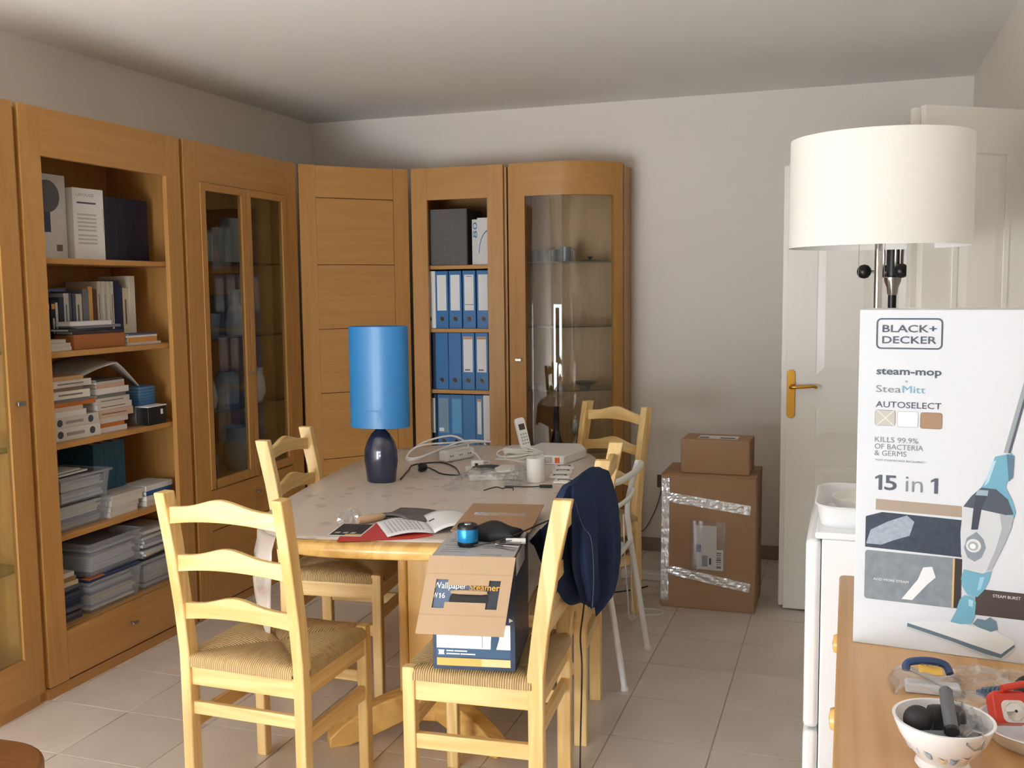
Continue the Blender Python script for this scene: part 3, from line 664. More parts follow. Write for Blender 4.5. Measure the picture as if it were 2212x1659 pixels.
stackB = [(.020, .16, (214, 208, 200), 'white'), (.016, .15, (186, 110, 48), 'orange'), (.022, .17, (200, 190, 180), 'pale'), (.030, .20, (196, 168, 142), 'salmon'), (.024, .205, (208, 200, 186), 'ivory'), (.024, .19, (204, 196, 182), 'cream'), (.014, .16, (110, 108, 108), 'grey'), (.024, .185, (214, 208, 200), 'bright'), (.014, .16, (198, 160, 140), 'pink'), (.012, .165, (190, 182, 172), 'beige'), (.008, .15, (70, 64, 62), 'dark')]
for i, (w, h, c, nm) in enumerate(stackB):
    b = book('%s book in the middle stack on the third shelf, %s from below' % (nm, ORD[i]), -2.80, 3.152, zz, w, h, .14, C(*c), True, R.uniform(-.04, .05), group='stacked books on the third shelf')
    if i in (3, 4, 5): flat('spine_print', C(120, 100, 90), b, [(.02, w*.4), (h*.8, w*.4), (h*.8, w*.55), (.02, w*.55)], (0, 0, 0), (0, 1, 0), (0, 0, 1))
    zz += w+.0005
sheet = MB().grid(lambda u, v: (-3.08+.22*v, 3.06+.46*u, 1.15+.065*math.sin(u*2.2)-.15*max(0, u-.62)/.38*v-.02*v), 14, 8).build('paper_sheaf', M['paper'], None, smooth=True, solid=.006)
tag(sheet, 'large grey sheaf of paper sliding over the third shelf stacks', 'papers')
bl = MB().box(-.04, .04, 0, .10, 0, .082).build('card_bundle', C(50, 92, 134), bevel=.003); place(bl, (-2.86, 3.42, Z2+.078)); tag(bl, 'blue bundle of cards at the right of the third shelf', 'cards')
for k in range(6): part('card', C(60+k*6, 104+k*5, 146+k*4), bl, (-.041, .0405, -.001, .101, .008+k*.0125, .016+k*.0125))
cb = bx('clear_box', 'clear plastic box beneath the blue bundle of cards', 'box', M['clear'], -2.94, -2.80, 3.37, 3.53, Z2, Z2+.077)
bb = bx('black_carton', 'small black carton with a white lid at the right front of the third shelf', 'box', C(22, 20, 22, .4), -2.83, -2.765, 3.405, 3.52, Z2, Z2+.075); part('lid', M['white_matt'], bb, (-.034, .034, -.059, .059, .075, .079)); flat('price_tag', M['paper'], bb, [(.02, .04), (.035, .04), (.035, .062), (.02, .062)], (.0325, 0, 0), (0, 1, 0), (0, 0, 1))
# plastic bins
def plastic_bin(label, x0, x1, y0, y1, z, h, fill, rz=0):
    w, d = y1-y0, x1-x0; t = thing('storage_bin', label, 'bin', ((x0+x1)/2, (y0+y1)/2, z), rz, 'plastic storage bins in the bookcase'); i = .012
    def ring_(e, zz): return [(-d/2+e, -w/2+e, zz), (d/2-e, -w/2+e, zz), (d/2-e, w/2-e, zz), (-d/2+e, w/2-e, zz)]
    vs = ring_(i, 0)+ring_(0, h)+ring_(.003, h)+ring_(i+.003, .004)
    fs = [(0, 1, 2, 3), (12, 13, 14, 15)]+[(a+4*l, (a+1) % 4+4*l, (a+1) % 4+4*l+4, a+4*l+4) for l in range(3) for a in range(4)]
    MB().add(vs, fs).build('tub', M['bin'], t)
    m = MB()
    for a, b_ in ((ring_(-.008, h-.012), ring_(-.008, h)),): 
        m.box(-d/2-.008, -d/2, -w/2-.008, w/2+.008, h-.010, h).box(d/2, d/2+.008, -w/2-.008, w/2+.008, h-.010, h).box(-d/2, d/2, -w/2-.008, -w/2, h-.010, h).box(-d/2, d/2, w/2, w/2+.008, h-.010, h)
    m.build('rim', M['bin'], t, bevel=.002)
    zz = .006; k = 0
    while zz < h*fill:
        th = R.uniform(.004, .014); e = R.uniform(.016, .03); c = R.choice([(214, 212, 206), (196, 200, 206), (90, 100, 130), (206, 196, 176), (150, 156, 166)])
        part('papers', C(*c), t, (-d/2+e, d/2-e*.8, -w/2+e, w/2-R.uniform(.016, .05), zz, zz+th)); zz += th+.0004; k += 1
    return t
Z3 = .5805
plastic_bin('open clear bin of papers, lower of the pair on the fourth shelf', -3.02, -2.785, 2.90, 3.17, Z3, .098, .9)
plastic_bin('open clear bin of papers, upper of the pair on the fourth shelf', -3.02, -2.785, 2.92, 3.185, Z3+.102, .105, .8)
for i in range(4):
    book('dark folder spilling from the upper bin, %s from below' % ORD[i], -2.80, 2.90, Z3+.19+.010*i, .006, .25-.03*i, .17, C(*[(40, 44, 58), (90, 84, 82), (216, 214, 210), (200, 198, 194)][i]), True, .05*i-.05)
zz = Z3
for i, (w, h, y0, c) in enumerate(((.022, .17, 3.18, (212, 206, 196)), (.020, .175, 3.185, (206, 200, 190)), (.024, .19, 3.19, (210, 204, 194)), (.018, .20, 3.20, (200, 194, 184)))):
    book('white paperback in the flat pile beside the fourth shelf bins, %s from below' % ORD[i], -2.79, y0, zz, w, h, .14, C(*c), True, R.uniform(-.05, .05), group='white paperbacks on the fourth shelf'); zz += w+.0005
for i in range(3):
    book('teal ring binder, %s from the left on the fourth shelf' % ORD[i], -2.90, 3.225+i*.062, Z3, .06, .285, .18, C(36, 84, 108, .4), group='teal binders on the fourth shelf')
zz = Z3
for i, (w, h, c, nm) in enumerate(((.022, .13, (196, 180, 160), 'beige'), (.022, .15, (206, 200, 192), 'cream'), (.020, .16, (44, 76, 130), 'blue'), (.022, .17, (208, 208, 206), 'white'))):
    book('%s volume in the small pile at the right end of the fourth shelf' % nm, -2.785, 3.395, zz, w, h, .13, C(*c), True, R.uniform(-.03, .06)); zz += w+.0005
Z4 = .2305
plastic_bin('clear bin with an orange-trimmed folder, lower middle of the bottom shelf', -3.02, -2.775, 3.03, 3.33, Z4, .128, .85)
ld = bx('bin_lid', 'dark blue bin lid between the two middle bins, bottom shelf', 'lid', C(48, 62, 104, .3), -3.025, -2.772, 3.03, 3.325, Z4+.130, Z4+.139); part('label_strip', C(210, 110, 40), ld, (.085, .127, -.148, -.06, .0091, .0101))
plastic_bin('clear bin of papers, upper middle of the bottom shelf', -3.02, -2.775, 3.035, 3.345, Z4+.142, .135, .8, .03)
plastic_bin('clear bin at the right end of the bottom shelf', -3.02, -2.785, 3.352, 3.60, Z4, .125, .9)
zz = Z4+.128
for i in range(9):
    book('loose brochure heaped on the right end bin, %s from below' % ORD[i], -2.785+R.uniform(-.02, .01), 3.35+R.uniform(0, .03), zz, .013, .20, .18, C(*R.choice([(204, 202, 198), (180, 180, 184), (150, 154, 164), (214, 208, 198)])), True, R.uniform(-.15, .15), group='brochures on the right bin'); zz += .0135
zz = Z4
for i in range(10):
    book('dark exercise book in the left pile of the bottom shelf, %s from below' % ORD[i], -2.80+R.uniform(-.01, .01), 2.885+R.uniform(0, .006), zz, .013, .125, .17, C(*R.choice([(52, 62, 84), (70, 76, 92), (44, 56, 80), (96, 96, 106)])), True, R.uniform(-.04, .04), group='exercise books on the bottom shelf'); zz += .0135
for i, c in enumerate(((206, 190, 160), (150, 120, 80), (210, 204, 192))):
    book('%s on top of the exercise books' % ['cream pad', 'brown jotter', 'white notepad'][i], -2.80, 2.885, zz, .018, .115-.01*i, .15, C(*c), True, R.uniform(-.05, .05)); zz += .0185
# ------------------------------------------------------------------ binders and files on the back wall unit
def binder(label, x, z, w=.0745, h=.3155, body='blue_binder', lab=None, pocket=False, y=5.095):
    t = MB().box(0, w, 0, .004, 0, h).box(0, .003, .004, .27, 0, h).box(w-.003, w, .004, .27, 0, h).build('binder', M[body], bevel=.001)
    place(t, (x, y, z)); tag(t, label, 'binder', 'lever arch binders in the back wall unit')
    part('pages', M['paper'], t, (.005, w-.005, .02, .24, .006, h-.02))
    MB().tube([(w/2+.0135*math.cos(2*PI*i/16), -.0005, .052+.0135*math.sin(2*PI*i/16)) for i in range(16)], .0016, 6, True).build('finger_ring', M['chrome'], t, smooth=True)
    MB().tube([(w/2, -.0012, .052), (w/2, .001, .052)], .0125, 16).build('finger_hole', M['black'], t)
    if lab:
        m_ = M['paper'] if lab != 'gloss' else C(96, 160, 206, .15)
        a, b_ = (.010, w-.010) if lab != 'gloss' else (.012, w-.006)
        f_ = MB().box(a, b_, -.0012, 0, .098, h-.022).build('spine_label', m_, t)
        if lab == 'print':
            flat('label_mark', C(110, 106, 106), f_, [(.018, .106), (w-.026, .106), (w-.026, .114), (.018, .114)], (0, -.0012, 0), (1, 0, 0), (0, 0, 1)); flat('label_mark', C(190, 140, 110), f_, [(.011, h-.036), (w-.011, h-.036), (w-.011, h-.024), (.011, h-.024)], (0, -.0012, 0), (1, 0, 0), (0, 0, 1))
        if lab == 'line': flat('label_mark', M['ink'], f_, [(.011, .128), (w-.011, .128), (w-.011, .131), (.011, .131)], (0, -.0012, 0), (1, 0, 0), (0, 0, 1)); flat('label_mark', M['ink_soft'], f_, [(.02, h-.034), (w-.02, h-.034), (w-.02, h-.03), (.02, h-.03)], (0, -.0012, 0), (1, 0, 0), (0, 0, 1))
    return t
RN = {1.2655: 'upper', .9255: 'middle', .5805: 'lower'}
for z, row in ((1.2655, [(-2.252, 'white_matt', None), (-2.176, 'blue_binder', 'plain'), (-2.096, 'blue_binder', 'plain'), (-2.014, 'blue_binder', 'line'), (-1.932, 'blue_binder', 'plain')]),
               (.9255, [(-2.258, 'dark_binder', None), (-2.182, 'blue_binder', None), (-2.104, 'blue_binder', 'gloss0'), (-2.025, 'blue_binder', 'print'), (-1.945, 'blue_binder', 'print')]),
               (.5805, [(-2.255, 'dark_binder', 'plain'), (-2.176, 'blue_binder', 'sleeve'), (-2.101, 'blue_binder', 'gloss'), (-2.025, 'blue_binder', None), (-1.948, 'blue_binder', 'print'), (-1.903, 'white_matt', 'plain')])):
    for i, (x, body, lab) in enumerate(row):
        nm = {'blue_binder': 'blue', 'dark_binder': 'dark navy', 'white_matt': 'pale grey'}[body]
        what = {None: 'bare spine', 'plain': 'white spine label', 'line': 'lined white label', 'print': 'printed white label', 'gloss': 'shiny label window', 'gloss0': 'plain glossy spine', 'sleeve': 'clear label sleeve'}[lab]
        w = .0745 if not (z < .7 and i == 4) else .044
        if z < .7 and i == 5: w = .05
        b = binder('%s binder with %s, %s from the left in the %s binder row' % (nm, what, ORD[i], RN[z]), x, z+.0003, w, body=body, lab=lab if lab in ('plain', 'line', 'print', 'gloss') else None)
        if lab == 'sleeve':
            part('label_sleeve', C(120, 150, 172, .2), b, (.008, w-.008, -.0014, 0, .10, .295)); part('tag', M['paper'], b, (.010, .038, -.002, -.0014, .108, .128))
gb = MB().box(0, .228, 0, .24, 0, .305).build('box_file', plain('marbled_board', (96, 92, 90), .7, noise=.35, nscale=60)); place(gb, (-2.212, 5.10, 1.613)); tag(gb, 'grey marbled box file on the top shelf of the binder unit', 'box file'); part('spine_edge', C(50, 48, 50), gb, (.222, .2285, -.0008, .24, 0, .305))
wb = MB().box(0, .034, 0, .2, 0, .245).build('software_box', C(206, 206, 204)); place(wb, (-1.962, 5.115, 1.613)); tag(wb, 'slim white box with blue lettering beside the grey box file', 'box'); lettering('80', C(60, 120, 170), wb, (.030, -.0002, .145), (0, 0, 1), (-1, 0, 0), .085, .024)
wc = MB().box(0, .078, 0, .2, 0, .252).build('software_box', C(212, 211, 208)); place(wc, (-1.926, 5.10, 1.613)); tag(wc, 'white box with a curved blue line on the top shelf of the binder unit', 'box')
flat('curved_line', C(60, 120, 170), wc, [(.008+.066*(1-math.cos(a)), .06+.13*math.sin(a)) for a in [i*PI/2/10 for i in range(11)]]+[(.012+.062*(1-math.cos(a)), .06+.123*math.sin(a)) for a in [i*PI/2/10 for i in range(10, -1, -1)]], (0, 0, 0), (1, 0, 0), (0, 0, 1))
# ------------------------------------------------------------------ glassware behind the glazed doors
def vessel(name, label, cat, prof, loc, mat, n=28, wall=.0018, group=None):
    pr = list(prof)+[(max(r-wall, .0003), z+(.003 if i == 0 else 0)) for i, (r, z) in list(enumerate(prof))[::-1]]
    o = MB().lathe(pr, n, cap=False).build(name, mat, smooth=True); place(o, loc); return tag(o, label, cat, group)
TUM = [(.0, 0), (.03, 0), (.034, .05), (.038, .11)]
GX_ = -2.93
for i, (yy, zz, kind) in enumerate(((3.83, 1.6205, 'v'), (4.03, 1.6205, 'j'), (4.28, 1.6205, 'v'), (3.82, 1.2655, 't'), (3.90, 1.2655, 't'), (3.98, 1.2655, 't'), (4.06, 1.2655, 't'), (4.25, 1.2655, 'w'), (3.84, .9255, 'b'), (3.99, .9255, 'w'), (4.20, .9255, 'j'), (4.33, .9255, 'c'), (3.88, .5805, 'b'), (4.02, .5805, 't'), (4.27, .5805, 'v'))):
    place_ = {1.6205: 'top', 1.2655: 'second', .9255: 'third', .5805: 'bottom'}[zz]
    if kind == 't': vessel('tumbler', 'tall clear tumbler, %s from the left on the second glazed shelf' % ORD[i-3], 'glass', TUM, (GX_+.03, yy, zz+.0002), M['wineglass'], group='tumblers in the glazed cabinet')
    elif kind == 'v': vessel('vase', 'grey glass vase on the %s shelf of the glazed cabinet, %s' % (place_, 'left door' if yy < 4.1 else 'right door'), 'vase', [(0, 0), (.05, 0), (.06, .03), (.07, .12), (.055, .19), (.066, .22)], (GX_, yy, zz+.0002), C(150, 152, 156, .2))
    elif kind == 'w': vessel('carafe', 'pale carafe on the %s shelf of the glazed cabinet' % place_, 'carafe', [(0, 0), (.045, 0), (.055, .05), (.04, .12), (.02, .16), (.022, .21), (.028, .225)], (GX_+.03, yy, zz+.0002), C(186, 182, 180, .2))
    elif kind == 'b': vessel('bowl', 'stacked pale bowl on the %s shelf of the glazed cabinet' % place_, 'bowl', [(0, 0), (.03, 0), (.05, .03), (.07, .075)], (GX_+.03, yy, zz+.0002), C(190, 190, 192, .2))
    elif kind == 'c': vessel('jug', 'cream jug behind the right glazed door', 'jug', [(0, 0), (.04, 0), (.06, .05), (.055, .11), (.042, .15), (.05, .17)], (GX_+.07, yy, zz+.0002), C(196, 186, 172, .3))
    else: vessel('jar', 'lidded grey jar on the %s shelf of the glazed cabinet' % place_, 'jar', [(0, 0), (.055, 0), (.06, .02), (.06, .13), (.05, .15), (.03, .16)], (GX_, yy, zz+.0002), C(140, 144, 150, .25))
bx('orange_carton', 'orange carton on the top shelf behind the left glazed door', 'box', C(196, 130, 70), -3.06, -2.93, 3.83+.06, 3.97, 1.6205, 1.6205+.14)
bx('grey_carton', 'large grey carton behind the orange one, top glazed shelf', 'box', C(128, 126, 126), -3.11, -3.065, 3.80, 4.08, 1.6205, 1.6205+.26)
bx('plate_rack', 'row of pale plates on the right of the second glazed shelf', 'plates', C(120, 116, 116), -3.08, -2.95, 4.28, 4.42, 1.2655, 1.2655+.2)
# bowed cabinet
mug = vessel('mug', 'small patterned grey mug on the top glass shelf of the end cabinet', 'mug', [(0, 0), (.028, 0), (.030, .01), (.031, .075), (.032, .08)], (-1.462, 5.22, 1.6223), C(120, 124, 134, .2))
MB().tube([(.03+.018*math.sin(a), 0, .04+.024*math.cos(a)) for a in [i*PI/8 for i in range(9)]], .004, 8).build('handle', C(120, 124, 134, .2), mug, smooth=True)
vessel('saucer', 'flat dark saucer on the top glass shelf of the end cabinet', 'saucer', [(0, 0), (.03, 0), (.062, .008)], (-1.33, 5.24, 1.6223), C(84, 74, 66, .3)); vessel('egg_cup', 'tiny metal cup standing on the dark saucer', 'cup', [(0, 0), (.008, 0), (.006, .008), (.016, .022)], (-1.33, 5.24, 1.6262), M['steel'], wall=.001)
vessel('bowl', 'shallow grey bowl on the lower glass shelf of the end cabinet', 'bowl', [(0, 0), (.025, 0), (.028, .012), (.045, .018), (.07, .034)], (-1.36, 5.24, .9373), C(112, 108, 104, .3))
for i in range(4): vessel('tumbler', 'dark glass tumbler, %s from the left on the end cabinet top shelf' % ORD[i], 'glass', [(0, 0), (.022, 0), (.024, .07)], (-1.66+.052*i, 5.31, 1.6223), C(70, 78, 92, .15), group='dark tumblers in the end cabinet')
vessel('bottle', 'slender dark glass bottle with silver bands low in the end cabinet', 'bottle', [(0, 0), (.03, 0), (.034, .03), (.022, .07), (.016, .10), (.018, .16), (.014, .2), (.016, .23)], (-1.52, 5.22, .6003), C(40, 44, 54, .1))
vessel('goblet', 'clear goblet beside the dark bottle in the end cabinet', 'glass', [(0, 0), (.028, 0), (.004, .006), (.004, .06), (.02, .08), (.03, .11), (.03, .15)], (-1.42, 5.26, .6003), M['wineglass'])
# ------------------------------------------------------------------ things on the table (cloth surface z = .7525)
ZT = .7527
lamp = thing('table_lamp', 'table lamp with tall oval blue shade and dark blue pottery base', 'lamp', (-1.676, 3.37, ZT), .1)
MB().lathe([(.0, 0), (.052, 0), (.056, .004), (.060, .04), (.0655, .085), (.064, .12), (.054, .155), (.036, .185), (.022, .198), (.017, .206), (.016, .214)], 40, sx=1, sy=.72).build('base', M['ceramic_dark'], lamp, smooth=True)
MB().tube([(0, 0, .21), (0, 0, .40)], .008, 10).build('stem', M['brass'], lamp)
pr = [(.1165, .212), (.1165, .22), (.1155, .585), (.1155, .592)]
MB().lathe(pr+[(r-.002, z) for r, z in pr[::-1]], 56, sx=1, sy=.62, cap=False).build('shade', M['blue_shade'], lamp, smooth=True)
MB().tube([(-.112, 0, .585), (.112, 0, .585)], .002, 6).build('shade_spider', M['steel'], lamp)
MB().add([(-.03+.05*i/6, -.0725*math.sqrt(max(.01, 1-((-.03+.05*i/6)/.1165)**2))-.0006, z) for z in (.278, .2795) for i in range(7)], [(i, i+1, i+8, i+7) for i in range(6)]).build('shade_mark', C(30, 80, 130), lamp)
# power strip with loops of white cable
ps = thing('power_strip', 'white three-socket block with its cable looped behind it', 'power strip', (-1.583, 3.905, ZT), math.radians(66))
MB().box(-.085, .085, -.026, .026, 0, .046).build('body', M['white'], ps, bevel=.010, seg=3)
for i in range(3):
    part('socket_ridge', M['white'], ps, (-.075+.052*i, -.033+.052*i, -.0275, .0, .047-.003, .0485), bevel=.002)
    MB().tube([(-.054+.052*i, -.0262, .024), (-.054+.052*i, -.0275, .024)], .017, 20).build('socket', M['white_matt'], ps); MB().tube([(-.060+.052*i, -.0275, .024), (-.060+.052*i, -.0285, .024)], .003, 8).tube([(-.048+.052*i, -.0275, .024), (-.048+.052*i, -.0285, .024)], .003, 8).build('socket_hole', M['dark'], ps)
def cable(name, label, pts, r, mat, n=7, cat='cable', group=None, n_=6):
    o = MB().tube(spline(pts, n), r, n_).build(name, mat, smooth=True); return tag(o, label, cat, group)
cable('power_cable', 'thick white cable arching in loops behind the socket block', [(-1.56, 3.99, ZT+.03), (-1.60, 4.06, ZT+.05), (-1.68, 4.07, ZT+.075), (-1.78, 3.98, ZT+.05), (-1.80, 3.86, ZT+.006), (-1.74, 3.83, ZT+.006), (-1.66, 3.95, ZT+.035), (-1.56, 4.08, ZT+.05), (-1.50, 4.10, ZT+.05), (-1.62, 4.02, ZT+.055), (-1.76, 3.92, ZT+.05), (-1.79, 3.85, ZT+.012), (-1.72, 3.84, ZT+.016), (-1.60, 4.0, ZT+.062), (-1.50, 4.06, ZT+.058)], .0042, M['white'])
cable('power_cable', 'white cable running from the socket block to the coil by the phone', [(-1.535, 3.95, ZT+.03), (-1.50, 3.93, ZT+.02), (-1.46, 3.88, ZT+.005), (-1.42, 3.86, ZT+.005), (-1.39, 3.79, ZT+.004), (-1.36, 3.72, ZT+.004)], .0038, M['white'])
coil = []
for i in range(34):
    a = i*.62; coil.append((-1.29+.085*math.cos(a)+.02*math.sin(i*.9), 3.90+.10*math.sin(a)+.012*math.cos(i*1.7), ZT+.006+.0012*i+.012*math.sin(i*.7)**2))
cable('network_cable', 'coil of thin white cable in front of the cordless phone', coil+[(-1.2, 3.97, ZT+.03), (-1.17, 4.02, ZT+.02)], .0028, M['white'], 5)
plug = thing('plug', 'white plug and adapter lying beside the open white box', 'plug', (-1.43, 3.75, ZT), .5)
MB().box(-.025, .025, -.018, .018, 0, .03).build('body', M['white'], plug, bevel=.006, seg=2); MB().tube([(.025, .008, .016), (.043, .008, .016)], .0022, 8).tube([(.025, -.008, .016), (.043, -.008, .016)], .0022, 8).build('pins', M['steel'], plug); part('socket_face', M['dark'], plug, (-.012, .0, -.0186, -.018, .010, .02))
# cordless phone
ph = thing('cordless_phone', 'white cordless handset standing in its cradle', 'phone', (-1.352, 4.13, ZT), -.15)
MB().prism(rrect(-.085, .06, -.055, .055, .02), 0, .028).build('cradle', M['white'], ph, bevel=.006, seg=2)
hs = MB().prism(rrect(-.023, .023, 0, .150, .014), -.011, .011, 'y').xf(Matrix.Translation((.012, 0, .012)) @ Matrix.Rotation(-.26, 4, 'Y') @ Matrix.Rotation(.9, 4, 'Z')).build('handset', M['white'], ph, bevel=.004)
scr = MB().prism([(-.014, .095), (.014, .095), (.014, .122), (-.014, .122)], -.0118, -.0105, 'y').xf(Matrix.Translation((.012, 0, .012)) @ Matrix.Rotation(-.26, 4, 'Y') @ Matrix.Rotation(.9, 4, 'Z')).build('display', C(92, 74, 60, .2), hs)
kp = MB()
for r_ in range(4):
    for c_ in range(3): kp.box(-.015+.0115*c_, -.008+.0115*c_, -.0118, -.0105, .030+.014*r_, .038+.014*r_)
kp.xf(Matrix.Translation((.012, 0, .012)) @ Matrix.Rotation(-.26, 4, 'Y') @ Matrix.Rotation(.9, 4, 'Z')).build('keys', C(170, 168, 164), hs)
# router
rt = thing('router', 'flat white internet box with an orange square and vent holes', 'router', (0, 0, ZT))
poly = [(-1.317, 4.065), (-1.185, 3.885), (-1.10, 3.893), (-1.062, 4.10), (-1.118, 4.235), (-1.30, 4.215)]
MB().prism(poly, 0, .038).build('body', M['white'], rt, bevel=.005, seg=2)
p0, p1 = Vector((-1.317, 4.065, 0)), Vector((-1.185, 3.885, 0)); e1 = (p1-p0).normalized()
vh = MB()
for r_ in range(5):
    for c_ in range(13):
        o_ = p0+e1*(.012+.008*c_+.004*(r_ % 2)); 
        if .085 < .012+.008*c_ < .1: continue
        vh.obox((o_.x-.0003, o_.y-.0003, .009+.0052*r_), (.0032, .0012, .003), (0, 0, math.atan2(e1.y, e1.x)))
tag(vh.build('vent_holes', M['dark'], rt), kind='stuff')
p2 = Vector((-1.10, 3.893, 0)); e2 = (p2-p1).normalized(); lg = flat('logo_square', C(226, 102, 30), rt, [(.045, .008), (.065, .008), (.065, .030), (.045, .030)], (p1.x, p1.y, 0), (e2.x, e2.y, 0), (0, 0, 1), eps=.0009); lettering('orange', M['white'], lg, (p1.x+e2.x*.048, p1.y+e2.y*.048, .0115), (e2.x, e2.y, 0), (0, 0, 1), .014, .003, eps=.0014)
vh2 = MB()
for r_ in range(5):
    for c_ in range(5): vh2.obox((p1.x+e2.x*(.006+.006*c_), p1.y+e2.y*(.006+.006*c_)-.0003, .009+.0052*r_), (.003, .0012, .003), (0, 0, math.atan2(e2.y, e2.x)))
tag(vh2.build('vent_holes', M['dark'], rt), kind='stuff')
for k, dx in enumerate((0, .03)): cable('router_lead', 'thin black lead leaving the back of the internet box, %s' % ('left' if k == 0 else 'right'), [(-1.25+dx, 4.218, ZT+.02), (-1.30+dx, 4.25, ZT+.02), (-1.36+dx, 4.24, ZT+.004), (-1.38+dx, 4.26, ZT+.003)], .002, M['black'])
# white paper roll
rl = MB().lathe([(.012, 0), (.034, 0), (.035, .002), (.035, .089), (.034, .091), (.012, .091), (.012, .0)], 36, cap=False).build('paper_roll', M['white_matt'], smooth=True); place(rl, (-1.110, 3.53, ZT)); tag(rl, 'upright white roll standing beside the internet box', 'roll')
# white open case in a plastic bag
wc = thing('ventilator_cover', 'white square cover with a dark round grille in clear wrapping', 'cover', (-1.315, 3.60, ZT), .45)
MB().prism(rrect(-.095, .095, -.105, .105, .012), 0, .022).build('plate', M['white'], wc, bevel=.004)
MB().lathe([(0, .0222), (.062, .0222), (.062, .026), (.056, .026), (.052, .0235), (0, .0235)], 36, cap=False).xf(Matrix.Translation((-.01, .035, 0))).build('grille', C(36, 38, 46, .3), wc, smooth=True)
for k in range(4): MB().tube([(-.01+(.012+.011*k)*math.cos(2*PI*i/24), .035+(.012+.011*k)*math.sin(2*PI*i/24), .0245) for i in range(24)], .0016, 5, True).build('grille_ring', C(90, 92, 100, .3), wc, smooth=True)
MB().prism([(.0, -.10), (.085, -.085), (.095, .02), (.05, .05), (.012, -.02)], .024, .034).build('flap', M['white'], wc, bevel=.003)
def crumple(name, label, c, rx, ry, h, seed, mat, cat='plastic bag', n=34, tilt=0.0, z0=0.0):
    rr = random.Random(seed); ph_ = [rr.uniform(0, 6.28) for _ in range(12)]
    def fn(u, v):
        a = 2*PI*u; rad = (1-v)**.75
        k = 1+.22*math.sin(3*a+ph_[0])+.14*math.sin(7*a+ph_[1]+3*v)+.10*math.sin(11*a+ph_[2])
        z = h*(1-rad**1.5)*(.75+.25*math.sin(4*a+ph_[3]))+.012*abs(math.sin(13*a*.5+9*v+ph_[4]))*(1-abs(2*v-1))+.008*abs(math.sin(9*v+5*a+ph_[5]))
        return (c[0]+rx*k*rad*math.cos(a), c[1]+ry*k*rad*math.sin(a), c[2]+z0+z*(1+tilt*math.cos(a)))
    o = MB().grid(fn, n, 12, True).build(name, mat); return tag(o, label, cat)
crumple('plastic_wrap', 'crumpled clear wrapping spread round the white square cover', (-1.30, 3.45, ZT), .13, .16, .05, 3, M['clear'])
crumple('plastic_wrap', 'small crumpled clear bag between the cover and the white roll', (-1.175, 3.53, ZT), .05, .10, .06, 5, M['clear'])
cable('bag_tie', 'short looped black cord at the edge of the clear wrapping', [(-1.235, 3.30, ZT+.004), (-1.20, 3.33, ZT+.012), (-1.18, 3.35, ZT+.004), (-1.16, 3.32, ZT+.014), (-1.145, 3.36, ZT+.006), (-1.135, 3.335, ZT+.004)], .0022, M['black'])
# wall plates
for i, (x, y, a, nm) in enumerate(((-1.085, 3.835, .3, 'nearest the internet box'), (-1.062, 3.735, .25, 'second from the internet box'), (-1.045, 3.635, .2, 'third from the internet box'), (-1.0, 3.54, .1, 'closest to the viewer'))):
    w = thing('switch_plate', 'white switch plate with a dark slot, %s' % nm, 'switch plate', (x, y, ZT), a, 'white switch plates on the cloth')
    MB().prism(rrect(-.04, .04, -.035, .035, .008), 0, .009).build('plate', M['white'], w, bevel=.003); part('slot', C(70, 66, 62), w, (-.026, .026, -.010, .012, .0088, .0096)); part('rocker', M['white_matt'], w, (-.018, .018, -.026, -.010, .0085, .0115), bevel=.002)
# dark leads
cable('lamp_lead', 'black lead running from the blue lamp across the cloth', [(-1.62, 3.42, ZT+.003), (-1.67, 3.60, ZT+.003), (-1.70, 3.72, ZT+.003), (-1.62, 3.80, ZT+.003), (-1.52, 3.72, ZT+.003), (-1.44, 3.58, ZT+.003), (-1.40, 3.50, ZT+.006)], .003, M['black'])
bp = thing('black_plug', 'black mains plug with its lead beside the blue lamp', 'plug', (-1.61, 3.60, ZT), .6)
MB().lathe([(0, 0), (.016, 0), (.019, .012), (.015, .03), (.008, .036)], 16).xf(Matrix.Translation((-.015, 0, .018)) @ Matrix.Rotation(PI/2, 4, 'Y')).build('body', M['black'], bp, smooth=True); MB().tube([(-.015, .008, .018), (-.036, .008, .014)], .0024, 8).tube([(-.015, -.008, .018), (-.036, -.008, .014)], .0024, 8).build('pins', M['steel'], bp); MB().tube(spline([(.02, 0, .018), (.05, -.02, .004), (.06, -.08, .003), (.09, -.12, .003), (.17, -.17, .003), (.26, -.22, .003)], 6), .003, 6).build('lead', M['black'], bp, smooth=True)
ub = thing('usb_lead', 'short dark cable with a plug in front of the white roll', 'cable', (-1.09, 3.415, ZT), .25)
MB().tube(spline([(-.10, .01, .003), (-.05, 0, .003), (0, 0, .003), (.03, 0, .005)], 6), .0022, 6).build('lead', M['black'], ub, smooth=True); part('connector', M['dark'], ub, (.028, .075, -.008, .008, .001, .010), bevel=.002)
